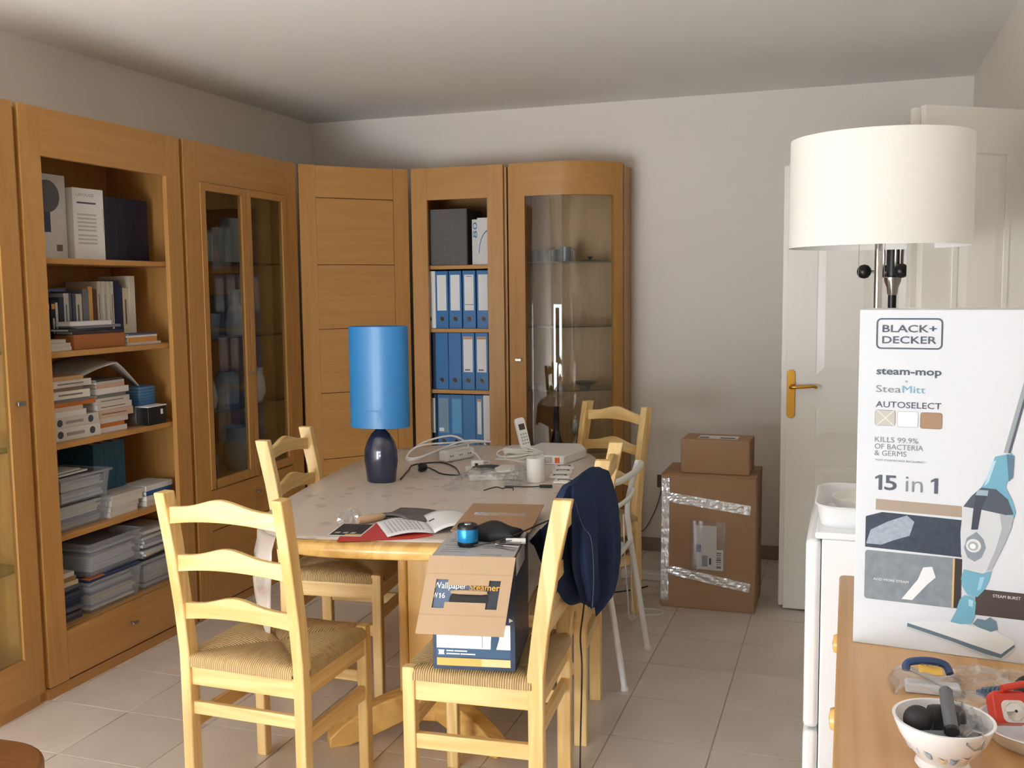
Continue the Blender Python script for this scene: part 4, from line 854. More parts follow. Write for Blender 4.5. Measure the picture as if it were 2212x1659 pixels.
# papers at the near end
rd = MB().prism([(-1.398, 2.510), (-1.272, 2.560), (-1.20, 2.60), (-1.155, 2.655), (-1.30, 2.76), (-1.394, 2.735), (-1.43, 2.60)], 0, .0012).build('red_folder', M['red']); place(rd, (0, 0, ZT)); tag(rd, 'red paper folder under the open booklet', 'folder')
cd = thing('photo_card', 'dark printed card with a yellow strip lying at the table edge', 'card', (-1.457, 2.560, ZT+.0014), .18)
MB().box(0, .103, 0, .15, 0, .001).build('card_sheet', M['paper'], cd); flat('dark_print', C(52, 44, 40), cd, [(.004, .006), (.099, .006), (.099, .146), (.004, .146)], (0, 0, .001), (1, 0, 0), (0, 1, 0)); flat('yellow_strip', C(214, 180, 110), cd, [(.05, .004), (.099, .004), (.099, .022), (.05, .022)], (0, 0, .0012), (1, 0, 0), (0, 1, 0))
for k in range(3): flat('white_figure', C(200, 196, 190), cd, [(.012+.024*k, .03), (.026+.024*k, .03), (.030+.024*k, .042), (.016+.024*k, .042)], (0, 0, .0012), (1, 0, 0), (0, 1, 0))
bk = thing('booklet', 'open printed booklet curling up on the red folder', 'booklet', (0, 0, ZT))
A0, A1, B0, B1 = Vector((-1.272, 2.587)), Vector((-1.158, 2.668)), Vector((-1.385, 2.742)), Vector((-1.282, 2.838))
C0, C1 = Vector((-1.055, 2.745)), Vector((-1.16, 2.935))
def page(P, Q, S_, T_, up):
    return lambda u, v: (*((P*(1-u)+Q*u)*(1-v)+(S_*(1-u)+T_*u)*v), .004+up*math.sin(PI*u)*.6+up*u*(1-u)+.004*math.sin(PI*v)*u)
MB().grid(page(A0, A1, B0, B1, .010), 14, 8).build('left_page', M['paper'], bk, smooth=True, solid=.003); MB().grid(page(A1, C0, B1, C1, .022), 14, 8).build('right_page', M['paper'], bk, smooth=True, solid=.003)
lf = page(A0, A1, B0, B1, .010); lines = MB()
for k in range(9):
    u0 = .12+.085*k
    for seg in range(6): 
        v0, v1 = .10+.125*seg, .10+.125*seg+.105
        q = [lf(u0, v0), lf(u0+.03, v0), lf(u0+.03, v1), lf(u0, v1)]; lines.add([(x, y, z+.0022) for x, y, z in q], [(0, 1, 2, 3)])
tag(lines.build('printed_lines', C(176, 178, 184), bk), kind='stuff')
MB().add([(x, y, z+.0022) for x, y, z in [page(A1, C0, B1, C1, .022)(u, v) for u, v in ((.08, .55), (.20, .55), (.20, .62), (.08, .62))]], [(0, 1, 2, 3)]).build('printed_mark', C(96, 98, 108), bk)
gc = MB().grid(lambda u, v: (-1.475+.20*u+.05*v, 2.80+.16*v-.05*u+.03*math.sin(3*u), .004+.016*math.sin(PI*u)*(1-v)+.004*math.sin(7*v)), 16, 12).build('grey_pouch', C(96, 92, 90, .8), smooth=True, solid=.004); place(gc, (.03, -.02, ZT)); tag(gc, 'limp dark grey pouch behind the open booklet', 'pouch')
hn = thing('scraper', 'scraper with a pale wooden handle lying in clear wrap', 'scraper', (-1.435, 2.715, ZT), .95)
MB().lathe([(0, 0), (.009, .001), (.0125, .012), (.012, .05), (.010, .085), (.006, .095)], 20).xf(Matrix.Translation((0, 0, .014)) @ Matrix.Rotation(PI/2, 4, 'Y')).build('handle', C(196, 164, 128), hn, smooth=True); MB().prism([(.09, -.012), (.14, -.035), (.165, -.035), (.165, .035), (.14, .035), (.09, .012)], .010, .012).build('blade', C(110, 108, 106, .3), hn)
crumple('plastic_wrap', 'tiny crumpled clear wrapper by the scraper handle', (-1.475, 2.745, ZT), .045, .05, .035, 9, M['clear'], n=26)
# ------------------------------------------------------------------ steamer carton on the near right chair
ZS = .4745
ca = math.atan2(.040, .216); cs, sn_ = math.cos(ca), math.sin(ca)
sb = thing('steamer_carton', 'opened wallpaper steamer carton with a handle flap, standing on the chair seat', 'carton', (-1.030, 2.352, ZS), ca)
BW, BD, BH = .221, .275, .304
M['box_navy'] = plain('carton_navy', (44, 62, 88), .35); M['box_yellow'] = plain('carton_yellow', (226, 180, 92), .45)
body = MB().box(0, BW, 0, BD, 0, BH).build('body', M['box_navy'], sb, bevel=.001)
F_ = ((0, 0, 0), (1, 0, 0), (0, 0, 1))
flat('photo_panel', C(244, 245, 246), body, [(.010, .058), (.208, .058), (.208, .125), (.010, .125)], *F_, eps=.0006); flat('title_band', C(58, 92, 124), body, [(.010, .034), (.208, .034), (.208, .058), (.010, .058)], *F_, eps=.0006)
flat('yellow_bar', M['box_yellow'], body, [(.010, .010), (.208, .010), (.208, .031), (.010, .031)], *F_, eps=.0006); flat('pale_bar', C(238, 208, 150), body, [(.13, .0105), (.2075, .0105), (.2075, .0305), (.13, .0305)], *F_, eps=.0009)
flat('printed_person', C(52, 84, 112), body, [(.155, .058), (.170, .058), (.178, .085), (.180, .112), (.172, .122), (.160, .118), (.148, .103), (.144, .108), (.141, .102), (.150, .094), (.158, .10), (.156, .08)], *F_, eps=.0010); flat('printed_hose', C(150, 156, 164), body, [(.132, .062), (.134, .062), (.134, .105), (.132, .105)], *F_, eps=.0010)
for k_, (x_, w_, z_) in enumerate(((.036, .020, .049), (.058, .034, .049), (.036, .036, .041), (.074, .040, .041))): flat('small_print', M['white'], body, [(x_, z_), (x_+w_, z_), (x_+w_, z_+.0035), (x_, z_+.0035)], *F_, eps=.0011)
flat('logo_patch', M['white'], body, [(.014, .040), (.031, .040), (.029, .046), (.031, .053), (.014, .053), (.016, .046)], *F_, eps=.0011)
flat('white_arrow', M['white'], body, [(.205, .132), (.216, .138), (.205, .144)], *F_, eps=.0009)
flat('pale_strip', M['white_matt'], body, [(.03, BH-.055), (.2, BH-.055), (.2, BH-.004), (.03, BH-.004)], (BW, 0, 0), (0, 1, 0), (0, 0, 1))
# grey instruction sheet and tape on top
part('top_board', M['card_light'], sb, (.001, BW-.001, .001, BD-.001, BH, BH+.003))
sh = MB().box(.004, BW-.002, .004, BD-.006, BH+.0032, BH+.0044).build('instruction_sheet', C(186, 186, 188, .35), sb)
ln = MB()
for c_ in range(2):
    for r_ in range(11):
        if R.random() < .15: continue
        x0 = .012+.105*c_; ln.box(x0+R.uniform(0, .012), x0+R.uniform(.06, .09), .012+.022*r_, .018+.022*r_, BH+.0044, BH+.0047)
tag(ln.build('printed_lines', C(140, 140, 146), sh), kind='stuff')
# rear flap laid out towards the table
rf = MB().box(-.006, BW+.006, BD, BD+.365, BH+.0005, BH+.0035).build('rear_flap', M['card'], sb); part('tape_strip', M['tape'], rf, (.025, .19, BD+.20, BD+.235, BH+.0036, BH+.0042))
# handle flap hanging forward: built of rings round the H-shaped cut-out
th = math.atan2(.105, .206); FL = .203
def FP(s, t, n=0.0): # s across, t down the flap, n outwards
    return (s-.10*t, -math.sin(th)*t-math.cos(th)*n, BH+.003-math.cos(th)*t+math.sin(th)*n)
def fbox(mb, s0, s1, t0, t1, n0=0.0, n1=.003):
    mb.add([FP(s, t, n) for n in (n0, n1) for s, t in ((s0, t0), (s1, t0), (s1, t1), (s0, t1))], [(0, 3, 2, 1), (4, 5, 6, 7), (0, 1, 5, 4), (1, 2, 6, 5), (2, 3, 7, 6), (3, 0, 4, 7)])
fm = MB(); a_, b_ = -.004, BW+.004
for q in ((a_, b_, 0, .062), (a_, .026, .062, .136), (.196, b_, .062, .136), (a_, b_, .136, FL), (.058, .166, .062, .076), (.058, .166, .120, .136)): fbox(fm, *q)
ff = fm.build('handle_flap', M['card_light'], sb)
ip = MB(); fbox(ip, .020, .202, .056, .142, -.0035, -.0015); ip.build('inner_ply', C(84, 102, 126, .4), sb)
it = MB(); fbox(it, .13, .202, .056, .142, -.0014, -.0011); it.build('inner_ply_dark', C(40, 46, 58, .4), sb)
hm = MB(); hp = [FP(s, t, -.0008) for s, t in rrect(.068, .172, .097, .126, .012)]; hm.add(hp, [tuple(range(len(hp)))]).build('handle_slot', M['black'], sb)
hg = MB().tube([FP(s, .094, .004) for s in (.070, .09, .12, .150, .166)], [.004, .006, .006, .006, .004], 8).build('handle_roll', M['card_light'], sb, smooth=True)
for k, tt in enumerate((.046, .152)):
    cr = MB(); fbox(cr, a_+.001, b_-.001, tt, tt+.0025, .003, .0034); cr.build('fold_line', C(168, 138, 106), sb)
V0 = Vector(FP(0, 0)); DN = Vector((0, -math.sin(th), -math.cos(th)))
def ftext(s, mat, x, t, w, h, bold=0): lettering(s, mat, sb, Vector(FP(x, t, -.0011)), (1, 0, 0), -DN, w, h, bold, eps=.0006)
ftext('Wallpaper', M['white'], .021, .090, .088, .021, .008); ftext('Steamer', C(232, 170, 60), .116, .088, .080, .017, .008); ftext('W', M['white'], .024, .110, .013, .014, .01); ftext('6', M['white'], .0475, .110, .0085, .014, .01)
flat('lettering', M['white'], sb, [(0, 0), (.0032, 0), (.0032, .013), (.0008, .013), (-.0022, .0102), (-.0012, .0088), (0, .0098)], FP(.0415, .110, -.0011), (1, 0, 0), -DN, eps=.0006)
# things on the carton
def on_carton(u, v, z=0.0): return (-1.030+cs*u-sn_*v, 2.352+sn_*u+cs*v, ZS+BH+.005+z)
spk = thing('speaker', 'small round blue wireless speaker standing on the carton', 'speaker', on_carton(.078, .105))
MB().lathe([(0, 0), (.026, 0), (.0285, .003), (.0285, .013)], 32).build('foot', M['black'], spk, smooth=True); MB().lathe([(.0285, .0131), (.029, .014), (.029, .047), (.0285, .048)], 32, cap=True).build('sleeve', plain('blue_metal', (46, 150, 216), .3, .55), spk, smooth=True)
MB().lathe([(.0285, .0481), (.0285, .055), (.025, .059), (.017, .060), (.015, .0585), (0, .0585)], 32).build('top_cap', M['black'], spk, smooth=True); MB().lathe([(0, .0588), (.011, .0588), (.010, .061), (0, .0612)], 20).build('button', M['chrome'], spk, smooth=True)
pc = MB().grid(lambda u, v: ((u-.5)*.15*(1-.06*math.sin(PI*v)), (v-.5)*.10*(1-.05*math.sin(PI*u)), .004+.038*(max(0, math.sin(PI*u))**.35)*(max(0, math.sin(PI*v))**.35)+.004*math.sin(9*u+5*v)), 22, 16).build('pouch', C(26, 26, 30, .7), smooth=True, solid=.004); place(pc, on_carton(.135, .19, .001), ca-.12); tag(pc, 'soft black pouch behind the blue speaker', 'pouch')
ky = thing('key_bunch', 'bunch of metal keys and a key fob on the carton', 'keys', on_carton(.165, .095, .0))
for k in range(4):
    a = -.5+.45*k; MB().prism([(.01, -.004), (.03, -.003), (.055, -.003), (.058, .003), (.03, .003), (.01, .004), (0, .008), (-.01, .006), (-.012, -.004), (-.004, -.008)], 0, .0018).xf(Matrix.Rotation(a, 4, 'Z') @ Matrix.Translation((.004, 0, .002+.0035*k))).build('key', M['steel'], ky)
MB().tube([(.010*math.cos(2*PI*i/18)-.004, .010*math.sin(2*PI*i/18), .010) for i in range(18)], .0012, 6, True).build('key_ring', M['chrome'], ky, smooth=True)
tbt = MB().tube([(.01, .03, .010), (.062, .045, .010)], .008, 14).build('fob', M['white'], ky, smooth=True)
cable('phone_lead', 'thin grey lead rising from the carton towards the chair post', [on_carton(.09, .085, .004), on_carton(.15, .10, .012), on_carton(.205, .16, .02), (-.83, 2.72, .80), (-.79, 2.86, .80), (-.76, 2.95, .82)], .0022, C(70, 66, 64))
part_ = cable('hanging_cable', 'thin dark cable hanging down beside the chair back to the floor', [(-.735, 2.88, .80), (-.728, 2.86, .70), (-.735, 2.80, .52), (-.742, 2.79, .44), (-.735, 2.78, .34), (-.738, 2.77, .12), (-.735, 2.76, .0028), (-.70, 2.70, .0028)], .0026, C(46, 42, 42))
# ------------------------------------------------------------------ jacket on the middle right chair
jk = thing('jacket', 'navy blue jacket hung over the chair back beside the carton', 'jacket', (0, 0, 0))
prof = [(.957, -.690, 2.66, .008, .08), (.952, -.690, 2.66, .030, .16), (.93, -.692, 2.67, .050, .195), (.88, -.697, 2.68, .070, .215), (.82, -.700, 2.69, .080, .222), (.76, -.698, 2.69, .080, .222), (.70, -.694, 2.70, .072, .21), (.66, -.690, 2.71, .066, .19), (.62, -.690, 2.72, .056, .16), (.59, -.690, 2.73, .045, .12), (.57, -.690, 2.73, .030, .08), (.562, -.690, 2.73, .012, .03)]
def jf(u, v):
    i = v*(len(prof)-1); k = min(int(i), len(prof)-2); t = i-k; a = [prof[k][j]*(1-t)+prof[k+1][j]*t for j in range(5)]; an = 2*PI*u
    fold = 1+min(1, v*2.2)*(.17*math.sin(6*an+1.9*v)+.10*math.sin(11*an+2.2+3*v)+.05*math.sin(17*an-2*v))
    hem = -.03*v**3*math.sin(an+.5)-.010*v**4*math.sin(3*an)
    return (a[1]+a[3]*fold*math.cos(an), a[2]+a[4]*fold*math.sin(an), a[0]+hem+.004*math.sin(17*u+23*v))
jm = MB().grid(jf, 72, 46, True); jm.f += [tuple(range(72))[::-1], tuple(range(45*72, 46*72))]; jm.build('body', M['navy'], jk, smooth=True)
TP = [(-.735, .91), (-.79, .86), (-.85, .78), (-.91, .71), (-.965, .668)]; BT = [(-.75, .60), (-.795, .545), (-.835, .518), (-.89, .565), (-.945, .640)]
def lerp(P, u):
    i = u*(len(P)-1); k = min(int(i), len(P)-2); t = i-k; return (P[k][0]*(1-t)+P[k+1][0]*t, P[k][1]*(1-t)+P[k+1][1]*t)
def sheet_at(y0, amp, sh):
    def fn(u, v):
        p, q = lerp(TP, u), lerp(BT, u); k_ = .947; return ((p[0]*(1-v)+q[0]*v)*k_+sh, y0+.03*u+amp*math.sin(7*u+5*v)+.010*math.sin(15*u), 1.478-(1.478-(p[1]*(1-v)+q[1]*v))*k_)
    return fn
MB().grid(sheet_at(2.70, .014, 0), 30, 20).build('front_panel', M['navy'], jk, smooth=True, solid=.014)
MB().grid(lambda u, v: sheet_at(2.682, .006, -.003)(.62+.38*u, v), 14, 14).build('lining', M['lining'], jk, smooth=True, solid=.006)
MB().tube(spline([(-.665, 2.45, .93), (-.650, 2.47, .86), (-.632, 2.49, .82), (-.628, 2.50, .72), (-.635, 2.51, .62)], 6),   .0008, 6).build('cord', C(74, 84, 108), jk, smooth=True)
# ------------------------------------------------------------------ white metal chair
wch = thing('metal_chair', 'white tubular metal chair half hidden behind the navy jacket', 'chair', (0, 0, 0)); WM = M['white']
for yy, nm in ((3.478, 'near'), (3.916, 'far')):
    MB().tube(spline([(-.757, yy, .004), (-.80, yy-.004, .28), (-.833, yy-.008, .50), (-.838, yy-.012, .60), (-.818, yy-.014, .70), (-.798, yy-.014, .775)], 6), .0115, 10).build('rear_leg', WM, wch, smooth=True); MB().lathe([(.0, 0), (.015, 0), (.015, .01), (.012, .012)], 14, c=(-.757, yy, 0)).build('foot_cap', WM, wch, smooth=True)
    MB().tube(spline([(-1.22, yy-.01, .004), (-1.19, yy-.01, .30), (-1.17, yy-.01, .44)], 5), .0115, 10).build('front_leg', WM, wch, smooth=True)
for z, b_ in ((.775, .05), (.665, .035)):
    MB().tube(spline([(-.80-(.775-z)*.25, 3.464, z), (-.79+b_*.3-(.775-z)*.25, 3.50, z+.004), (-.77+b_*.2-(.775-z)*.25, 3.683, z+.006), (-.79+b_*.3-(.775-z)*.25, 3.866, z+.004), (-.80-(.775-z)*.25, 3.902, z)], 6), .0125 if z > .7 else .009, 10).build('back_rail', WM, wch, smooth=True)
MB().prism([(x, y) for x, y in rrect(-1.20, -.84, 3.48, 3.90, .05)], .435, .452).build('seat', WM, wch, bevel=.006); MB().tube([(-.825, 3.475, .45), (-.825, 3.91, .45)], .010, 10).build('seat_bar', WM, wch)
# ------------------------------------------------------------------ cartons by the door
bc = thing('large_carton', 'tall brown carton with shiny tape and a documents pouch, on the floor', 'carton', (-.806, 4.487, 0), 0)
CW, CDp, CHh = .427, .33, .618
MB().box(0, CW, 0, CDp, 0, CHh).build('body', M['card'], bc, bevel=.004)
part('lid_flap', M['card'], bc, (-.001, CW+.001, .004, CDp/2-.002, CHh+.0004, CHh+.004)); part('lid_flap', M['card'], bc, (-.001, CW+.001, CDp/2+.002, CDp-.004, CHh+.0004, CHh+.004))
FB = ((0, 0, 0), (1, 0, 0), (0, 0, 1))
def tape_strip(x0, z0, x1, z1, w, seed):
    rr = random.Random(seed); d = Vector((x1-x0, z1-z0)); L_ = d.length; d.normalize(); n = Vector((-d.y, d.x)); k = 40
    m = MB().grid(lambda u, v: (x0+d.x*u*L_+n.x*(v-.5)*w, -.0012-.0012*abs(math.sin(u*37+rr.random())*math.sin(v*5+u*11)), z0+d.y*u*L_+n.y*(v-.5)*w), k, 6)
    return m.build('tape_strip', M['tape'], bc)
tape_strip(.03, .518, .405, .475, .044, 1); tape_strip(.04, .175, .405, .118, .042, 2); tape_strip(.022, .605, .018, .03, .036, 3)
po = part('document_pouch', M['clear'], bc, (.135, .295, -.006, -.0015, .185, .415)); part('delivery_note', M['paper'], po, (.165, .255, -.0045, -.0030, .190, .395)); part('delivery_note', M['paper'], po, (.235, .285, -.0030, -.0020, .188, .285))
bars = MB()
for i in range(9): bars.box(.243, .277, -.0034, -.0030, .200+.0085*i, .200+.0085*i+R.uniform(.002, .006))
tag(bars.build('bar_code', M['black_ink'], po), kind='stuff')
part('printed_block', M['ink'], po, (.163, .185, -.0050, -.0045, .27, .305)); part('printed_block', M['black_ink'], po, (.222, .232, -.0050, -.0045, .215, .245)); part('printed_block', C(150, 160, 176), po, (.19, .215, -.0050, -.0045, .205, .255))
sc_ = thing('small_carton', 'smaller brown carton resting on the tall carton', 'carton', (-.726, 4.545, CHh+.0042), -.02)
MB().box(0, .312, 0, .20, 0, .158).build('body', M['card'], sc_, bevel=.005); part('shipping_label', M['paper'], sc_, (.07, .25, .05, .14, .158, .1586)); 
for k, (a, b) in enumerate(((.075, .12), (.17, .24))): part('label_print', M['black_ink'], sc_, (a, b, .06, .09, .1586, .1589))
# ------------------------------------------------------------------ fridge, floor lamp, coat stand
fr = thing('fridge', 'white fridge with rounded door edge beside the pine chest', 'fridge', (0, 0, 0))
FZ = .905
part('body', M['enamel'], fr, (-.050, .50, 2.385, 2.93, .03, FZ-.018), bevel=.004); part('worktop', M['enamel'], fr, (-.066, .505, 2.38, 2.935, FZ-.017, FZ), bevel=.006)
part('door', M['enamel'], fr, (-.086, -.052, 2.385, 2.93, .425, FZ-.020), bevel=.012, seg=3); part('freezer_door', M['enamel'], fr, (-.086, -.052, 2.385, 2.93, .05, .418), bevel=.012, seg=3)
part('base_plate', M['dark'], fr, (-.04, .49, 2.40, 2.92, 0, .03))
tub = thing('plastic_tub', 'pale plastic tub with a white pan inside, on the fridge top', 'tub', (0, 0, FZ))
def rings_loft(specs, close=True):
    rs = [[(x, y, z) for x, y in rrect(x0, x1, y0, y1, r, 6)] for x0, x1, y0, y1, r, z in specs]; n = len(rs[0]); m = MB()
    m.add([p for r_ in rs for p in r_], [(j*n+i, j*n+(i+1) % n, (j+1)*n+(i+1) % n, (j+1)*n+i) for j in range(len(rs)-1) for i in range(n)]+[tuple(range(n))[::-1], tuple(range((len(rs)-1)*n, len(rs)*n))]); return m
rings_loft([(-.055, .25, 2.43, 2.72, .05, .0), (-.066, .26, 2.42, 2.73, .055, .045), (-.070, .264, 2.416, 2.734, .058, .050), (-.066, .26, 2.42, 2.73, .055, .053), (-.061, .255, 2.425, 2.725, .052, .048), (-.050, .245, 2.435, 2.715, .046, .004)]).build('tub_shell', C(228, 230, 232, .3), tub, smooth=True)
MB().lathe([(0, .006), (.06, .006), (.078, .03), (.082, .047), (.079, .047), (.074, .03), (0, .010)], 36, c=(.05, 2.59, 0), cap=False).build('pan', M['white'], tub, smooth=True)
part('scoop', M['white'], tub, (-.045, -.015, 2.47, 2.50, .006, .030), bevel=.004)
fl = thing('floor_lamp', 'floor lamp with a wide white drum shade on a chrome pole', 'lamp', (.078, 3.10, 0))
MB().lathe([(0, 0), (.14, 0), (.14, .012), (.13, .02), (.02, .026), (0, .026)], 40).build('base', M['chrome'], fl, smooth=True); MB().tube([(0, 0, .02), (0, 0, 1.63)], .0115, 16).build('pole', M['chrome'], fl, smooth=True)
sp = [(.252, 1.588), (.252, 1.592), (.250, 1.893), (.250, 1.897)]
sh_ = MB().lathe(sp+[(r-.003, z) for r, z in sp[::-1]], 72, c=(-.002, 0, 0), cap=False).build('shade', M['shade_white'], fl, smooth=True)
MB().tube([(-.05, 0, 1.625), (.0, 0, 1.625), (.05, 0, 1.625)], .004, 8).build('shade_carrier', M['chrome'], fl); MB().tube([(0, 0, 1.62), (0, 0, 1.70)], .02, 14).build('bulb_socket', M['white'], fl)
for k, dx in enumerate((-.055, .015)): MB().tube([(dx, -.03, 1.62), (dx, -.03, 1.50)], .0008, 5).build('pull_cord', M['steel'], fl)
cs_ = thing('coat_stand', 'coat stand with black pole, chrome hooks and black ball ends', 'coat stand', (.130, 3.44, 0))
MB().tube([(0, 0, .02), (0, 0, 1.46)], .013, 14).build('pole', M['black'], cs_, smooth=True); MB().tube([(0, 0, 1.505), (0, 0, 1.72)], .020, 14).build('pole_head', M['black'], cs_, smooth=True)
MB().lathe([(.013, 1.445), (.016, 1.45), (.018, 1.47), (.026, 1.49), (.027, 1.502), (.02, 1.506)], 20).build('collar', M['chrome'], cs_, smooth=True)
for a in (PI*1.04, -PI*.42, .15, PI*.55):
    c_, s_ = math.cos(a), math.sin(a)
    P = lambda r, z: (c_*r, s_*r, z)
    h_ = MB().tube(spline([P(.026, 1.70), P(.030, 1.62), P(.028, 1.57), P(.030, 1.535), P(.042, 1.522), P(.070, 1.522)], 5), .0045, 8).build('hook', M['chrome'], cs_, smooth=True)
    MB().lathe([(.0005, -.023), (.012, -.020), (.020, -.011), (.023, 0), (.020, .011), (.012, .020), (.0005, .023)], 20).xf(Matrix.Translation(P(.088, 1.522))).build('ball', M['black'], h_, smooth=True)
for a in (0.4, 2.5, 4.6): MB().tube(spline([(0, 0, .05), (.12*math.cos(a), .12*math.sin(a), .045), (.19*math.cos(a), .19*math.sin(a), .012)], 5), .011, 8).build('foot', M['black'], cs_, smooth=True)
# ------------------------------------------------------------------ pine chest with the mop carton
ch = thing('pine_chest', 'pine chest of drawers at the right edge with round knobs', 'chest', (0, 0, 0))
DZ = .85
MB().prism(rrect(-.009, .553, .95, 2.232, .014), DZ-.024, DZ).build('top', M['dpine_y'], ch, bevel=.005, seg=3)
part('carcass', M['dpine_z'], ch, (.028, .545, .97, 2.215, .02, DZ-.025))
for j in range(2):
    for i in range(4):
        y0, y1 = (.985, 1.59) if j == 0 else (1.60, 2.205); z0 = .06+.19*i
        d_ = part('drawer_front', M['dpine_y'], ch, (.010, .027, y0, y1, z0, z0+.18), bevel=.003)
        for yy in (((y0+y1)/2,) if i < 3 else ((1.27, ) if j == 0 else (1.64, 2.0))):
            MB().lathe([(.006, 0), (.007, .008), (.016, .014), (.019, .020), (.016, .027), (0, .029)], 18).xf(Matrix.Translation((.0105, yy, z0+.10 if i < 3 else .775)) @ Matrix.Rotation(-PI/2, 4, 'Y')).build('knob', M['tpine_x'], d_, smooth=True)
for y_ in (1.0, 2.17): part('foot', M['dpine_z'], ch, (.03, .08, y_, y_+.05, 0, .02)); part('foot', M['dpine_z'], ch, (.49, .54, y_, y_+.05, 0, .02))
mb_ang = math.atan2(-.10951, .99399)
mx = thing('mop_carton', 'tall white steam mop carton standing on the pine chest', 'carton', (.021, 1.804, DZ), mb_ang)
M['carton_white'] = plain('glossy_white_carton', (212, 218, 226), .22, coat=.3)
MB().box(-.0035, .335, 0, .145, 0, .586).build('body', M['carton_white'], mx, bevel=.0015)
O_ = (0, 0, 0); RX, UZ = (1, 0, 0), (0, 0, 1)
def pr_(name, mat, pts, e=.0005): return flat(name, mat, mx, pts, O_, RX, UZ, eps=e)
def tx(s, x0, z0, x1, z1, mat=None, bold=0.0, nm='lettering'): return lettering(s, mat or M['ink'], mx, (x0, 0, z0), RX, UZ, x1-x0, z1-z0, bold, nm, eps=.0007)
def frame_line(name, mat, x0, x1, z0, z1, r, w):
    a = rrect(x0, x1, z0, z1, r, 6); b = rrect(x0+w, x1-w, z0+w, z1-w, r-w*.8, 6); n = len(a); m = MB()
    m.add([(x, -.0005, z) for x, z in a]+[(x, -.0005, z) for x, z in b], [(i, (i+1) % n, n+(i+1) % n, n+i) for i in range(n)]); return m.build(name, mat, mx)
frame_line('logo_frame', M['ink'], .0235, .1278, .5195, .572, .008, .0026)
tx('BLACK+', .0332, .548, .1185, .5605, None, .012); tx('DECKER', .0332, .529, .1185, .5415, None, .012)
tx('steam-mop', .0252, .472, .1275, .4865, None, .02); tx('+', .0710, .4625, .0760, .4675, M['ink_soft']); tx('Stea', .0252, .4455, .0650, .4575, M['ink_soft']); tx('Mitt', .0674, .4455, .1036, .4575, M['teal'])
tx('AUTOSELECT', .0252, .4195, .1288, .4300, None, .006)
pr_('swatch', C(184, 184, 178), rrect(.0242, .0573, .388, .415, .004)); pr_('swatch', C(226, 230, 234), rrect(.0604, .0935, .387, .414, .004)); pr_('swatch', C(158, 128, 104), rrect(.0966, .1308, .386, .4135, .004))
for x0, x1, z0, z1 in ((.0242, .0573, .388, .415), (.0604, .0935, .387, .414), (.0966, .1308, .386, .4135)): 
    m = frame_line('swatch_outline', M['ink_soft'], x0, x1, z0, z1, .004, .0006); 
pr_('swatch_line', C(226, 224, 216), [(.027, .3885), (.0285, .3885), (.0555, .4145), (.054, .4145)], .0008); pr_('swatch_line', C(226, 224, 216), [(.027, .4145), (.0285, .4145), (.0555, .3885), (.054, .3885)], .0008)
tx('KILLS 99.9%', .0252, .3595, .0945, .3685, M['ink_soft']); tx('OF BACTERIA', .0252, .3475, .1026, .3565, M['ink_soft']); tx('& GERMS', .0252, .3360, .0764, .3450, M['ink_soft']); tx('*NO CHEMICALS REQUIRED*', .0262, .3262, .1087, .3300, M['ink_soft'])
tx('5', .0425, .2765, .0624, .3025, None, .012)
for x_ in (.0330, .1215): pr_('lettering', M['ink'], [(x_, .2762), (x_+.0058, .2762), (x_+.0058, .3025), (x_+.001, .3025), (x_-.0055, .2985), (x_-.0055, .2945), (x_, .2970)], .0007)
if 1: pass; tx('in', .0764, .2765, .1036, .3025, M['ink_soft'], -.004); pass
pr_('photo', C(160, 146, 132), [(.0292, .241), (.0295, .260), (.165, .258), (.165, .239)]); pr_('photo', plain('dark_photo', (60, 72, 88), .3, noise=.5, nscale=90), [(.0135, .174), (.0135, .228), (.04, .2375), (.167, .2345), (.167, .171)], .0007); pr_('photo_highlight', plain('cloth_photo', (150, 164, 178), .4, noise=.4, nscale=120), [(.015, .18), (.022, .205), (.05, .222), (.08, .235), (.092, .225), (.085, .20), (.06, .19), (.04, .18)], .0009)
pr_('photo', plain('room_photo', (128, 138, 148), .3, noise=.35, nscale=60), rrect(.0138, .168, .082, .1685, .005)); pr_('photo_door', C(52, 46, 44), [(.157, .083), (.168, .083), (.168, .168), (.157, .168)], .0008); pr_('photo_door_edge', C(206, 172, 116), [(.154, .083), (.157, .083), (.157, .168), (.154, .168)], .0008); pr_('photo_mop', C(222, 226, 230), [(.075, .088), (.092, .088), (.115, .118), (.128, .132), (.122, .150), (.108, .147), (.100, .125)], .0009); tx('ADD MORE STEAM', .0282, .1165, .0855, .1205, M['white'])
pr_('dark_band', C(72, 62, 58), [(.19, .075), (.19, .120), (.3345, .120), (.3345, .075)], .0006); tx('STEAM BURST', .2163, .1085, .2575, .1135, M['white'])
pr_('print_shaft', C(150, 160, 168), [(.2244, .352), (.2310, .352), (.2655, .51), (.2590, .51)]); pr_('print_shaft_edge', C(78, 88, 100), [(.2310, .352), (.2350, .352), (.2690, .51), (.2655, .51)], .0006)
pr_('print_neck', M['teal'], [(.2120, .345), (.2370, .352), (.2374, .336), (.2335, .313), (.2294, .295), (.2394, .275), (.2455, .255), (.2435, .245), (.2314, .249), (.2002, .254), (.167, .258), (.1791, .277), (.1931, .292), (.2022, .311)], .0012); pr_('print_grip', C(86, 120, 142), [(.229, .35), (.2405, .348), (.2395, .312), (.2335, .305)], .0014); pr_('print_sheen', C(170, 206, 222), [(.209, .337), (.214, .339), (.204, .302), (.197, .294)], .0014)
pr_('print_tank', C(74, 84, 98), [(.1791, .277), (.1931, .292), (.2153, .291), (.2335, .275), (.2425, .251), (.2314, .249), (.1941, .255), (.167, .258)], .0015)
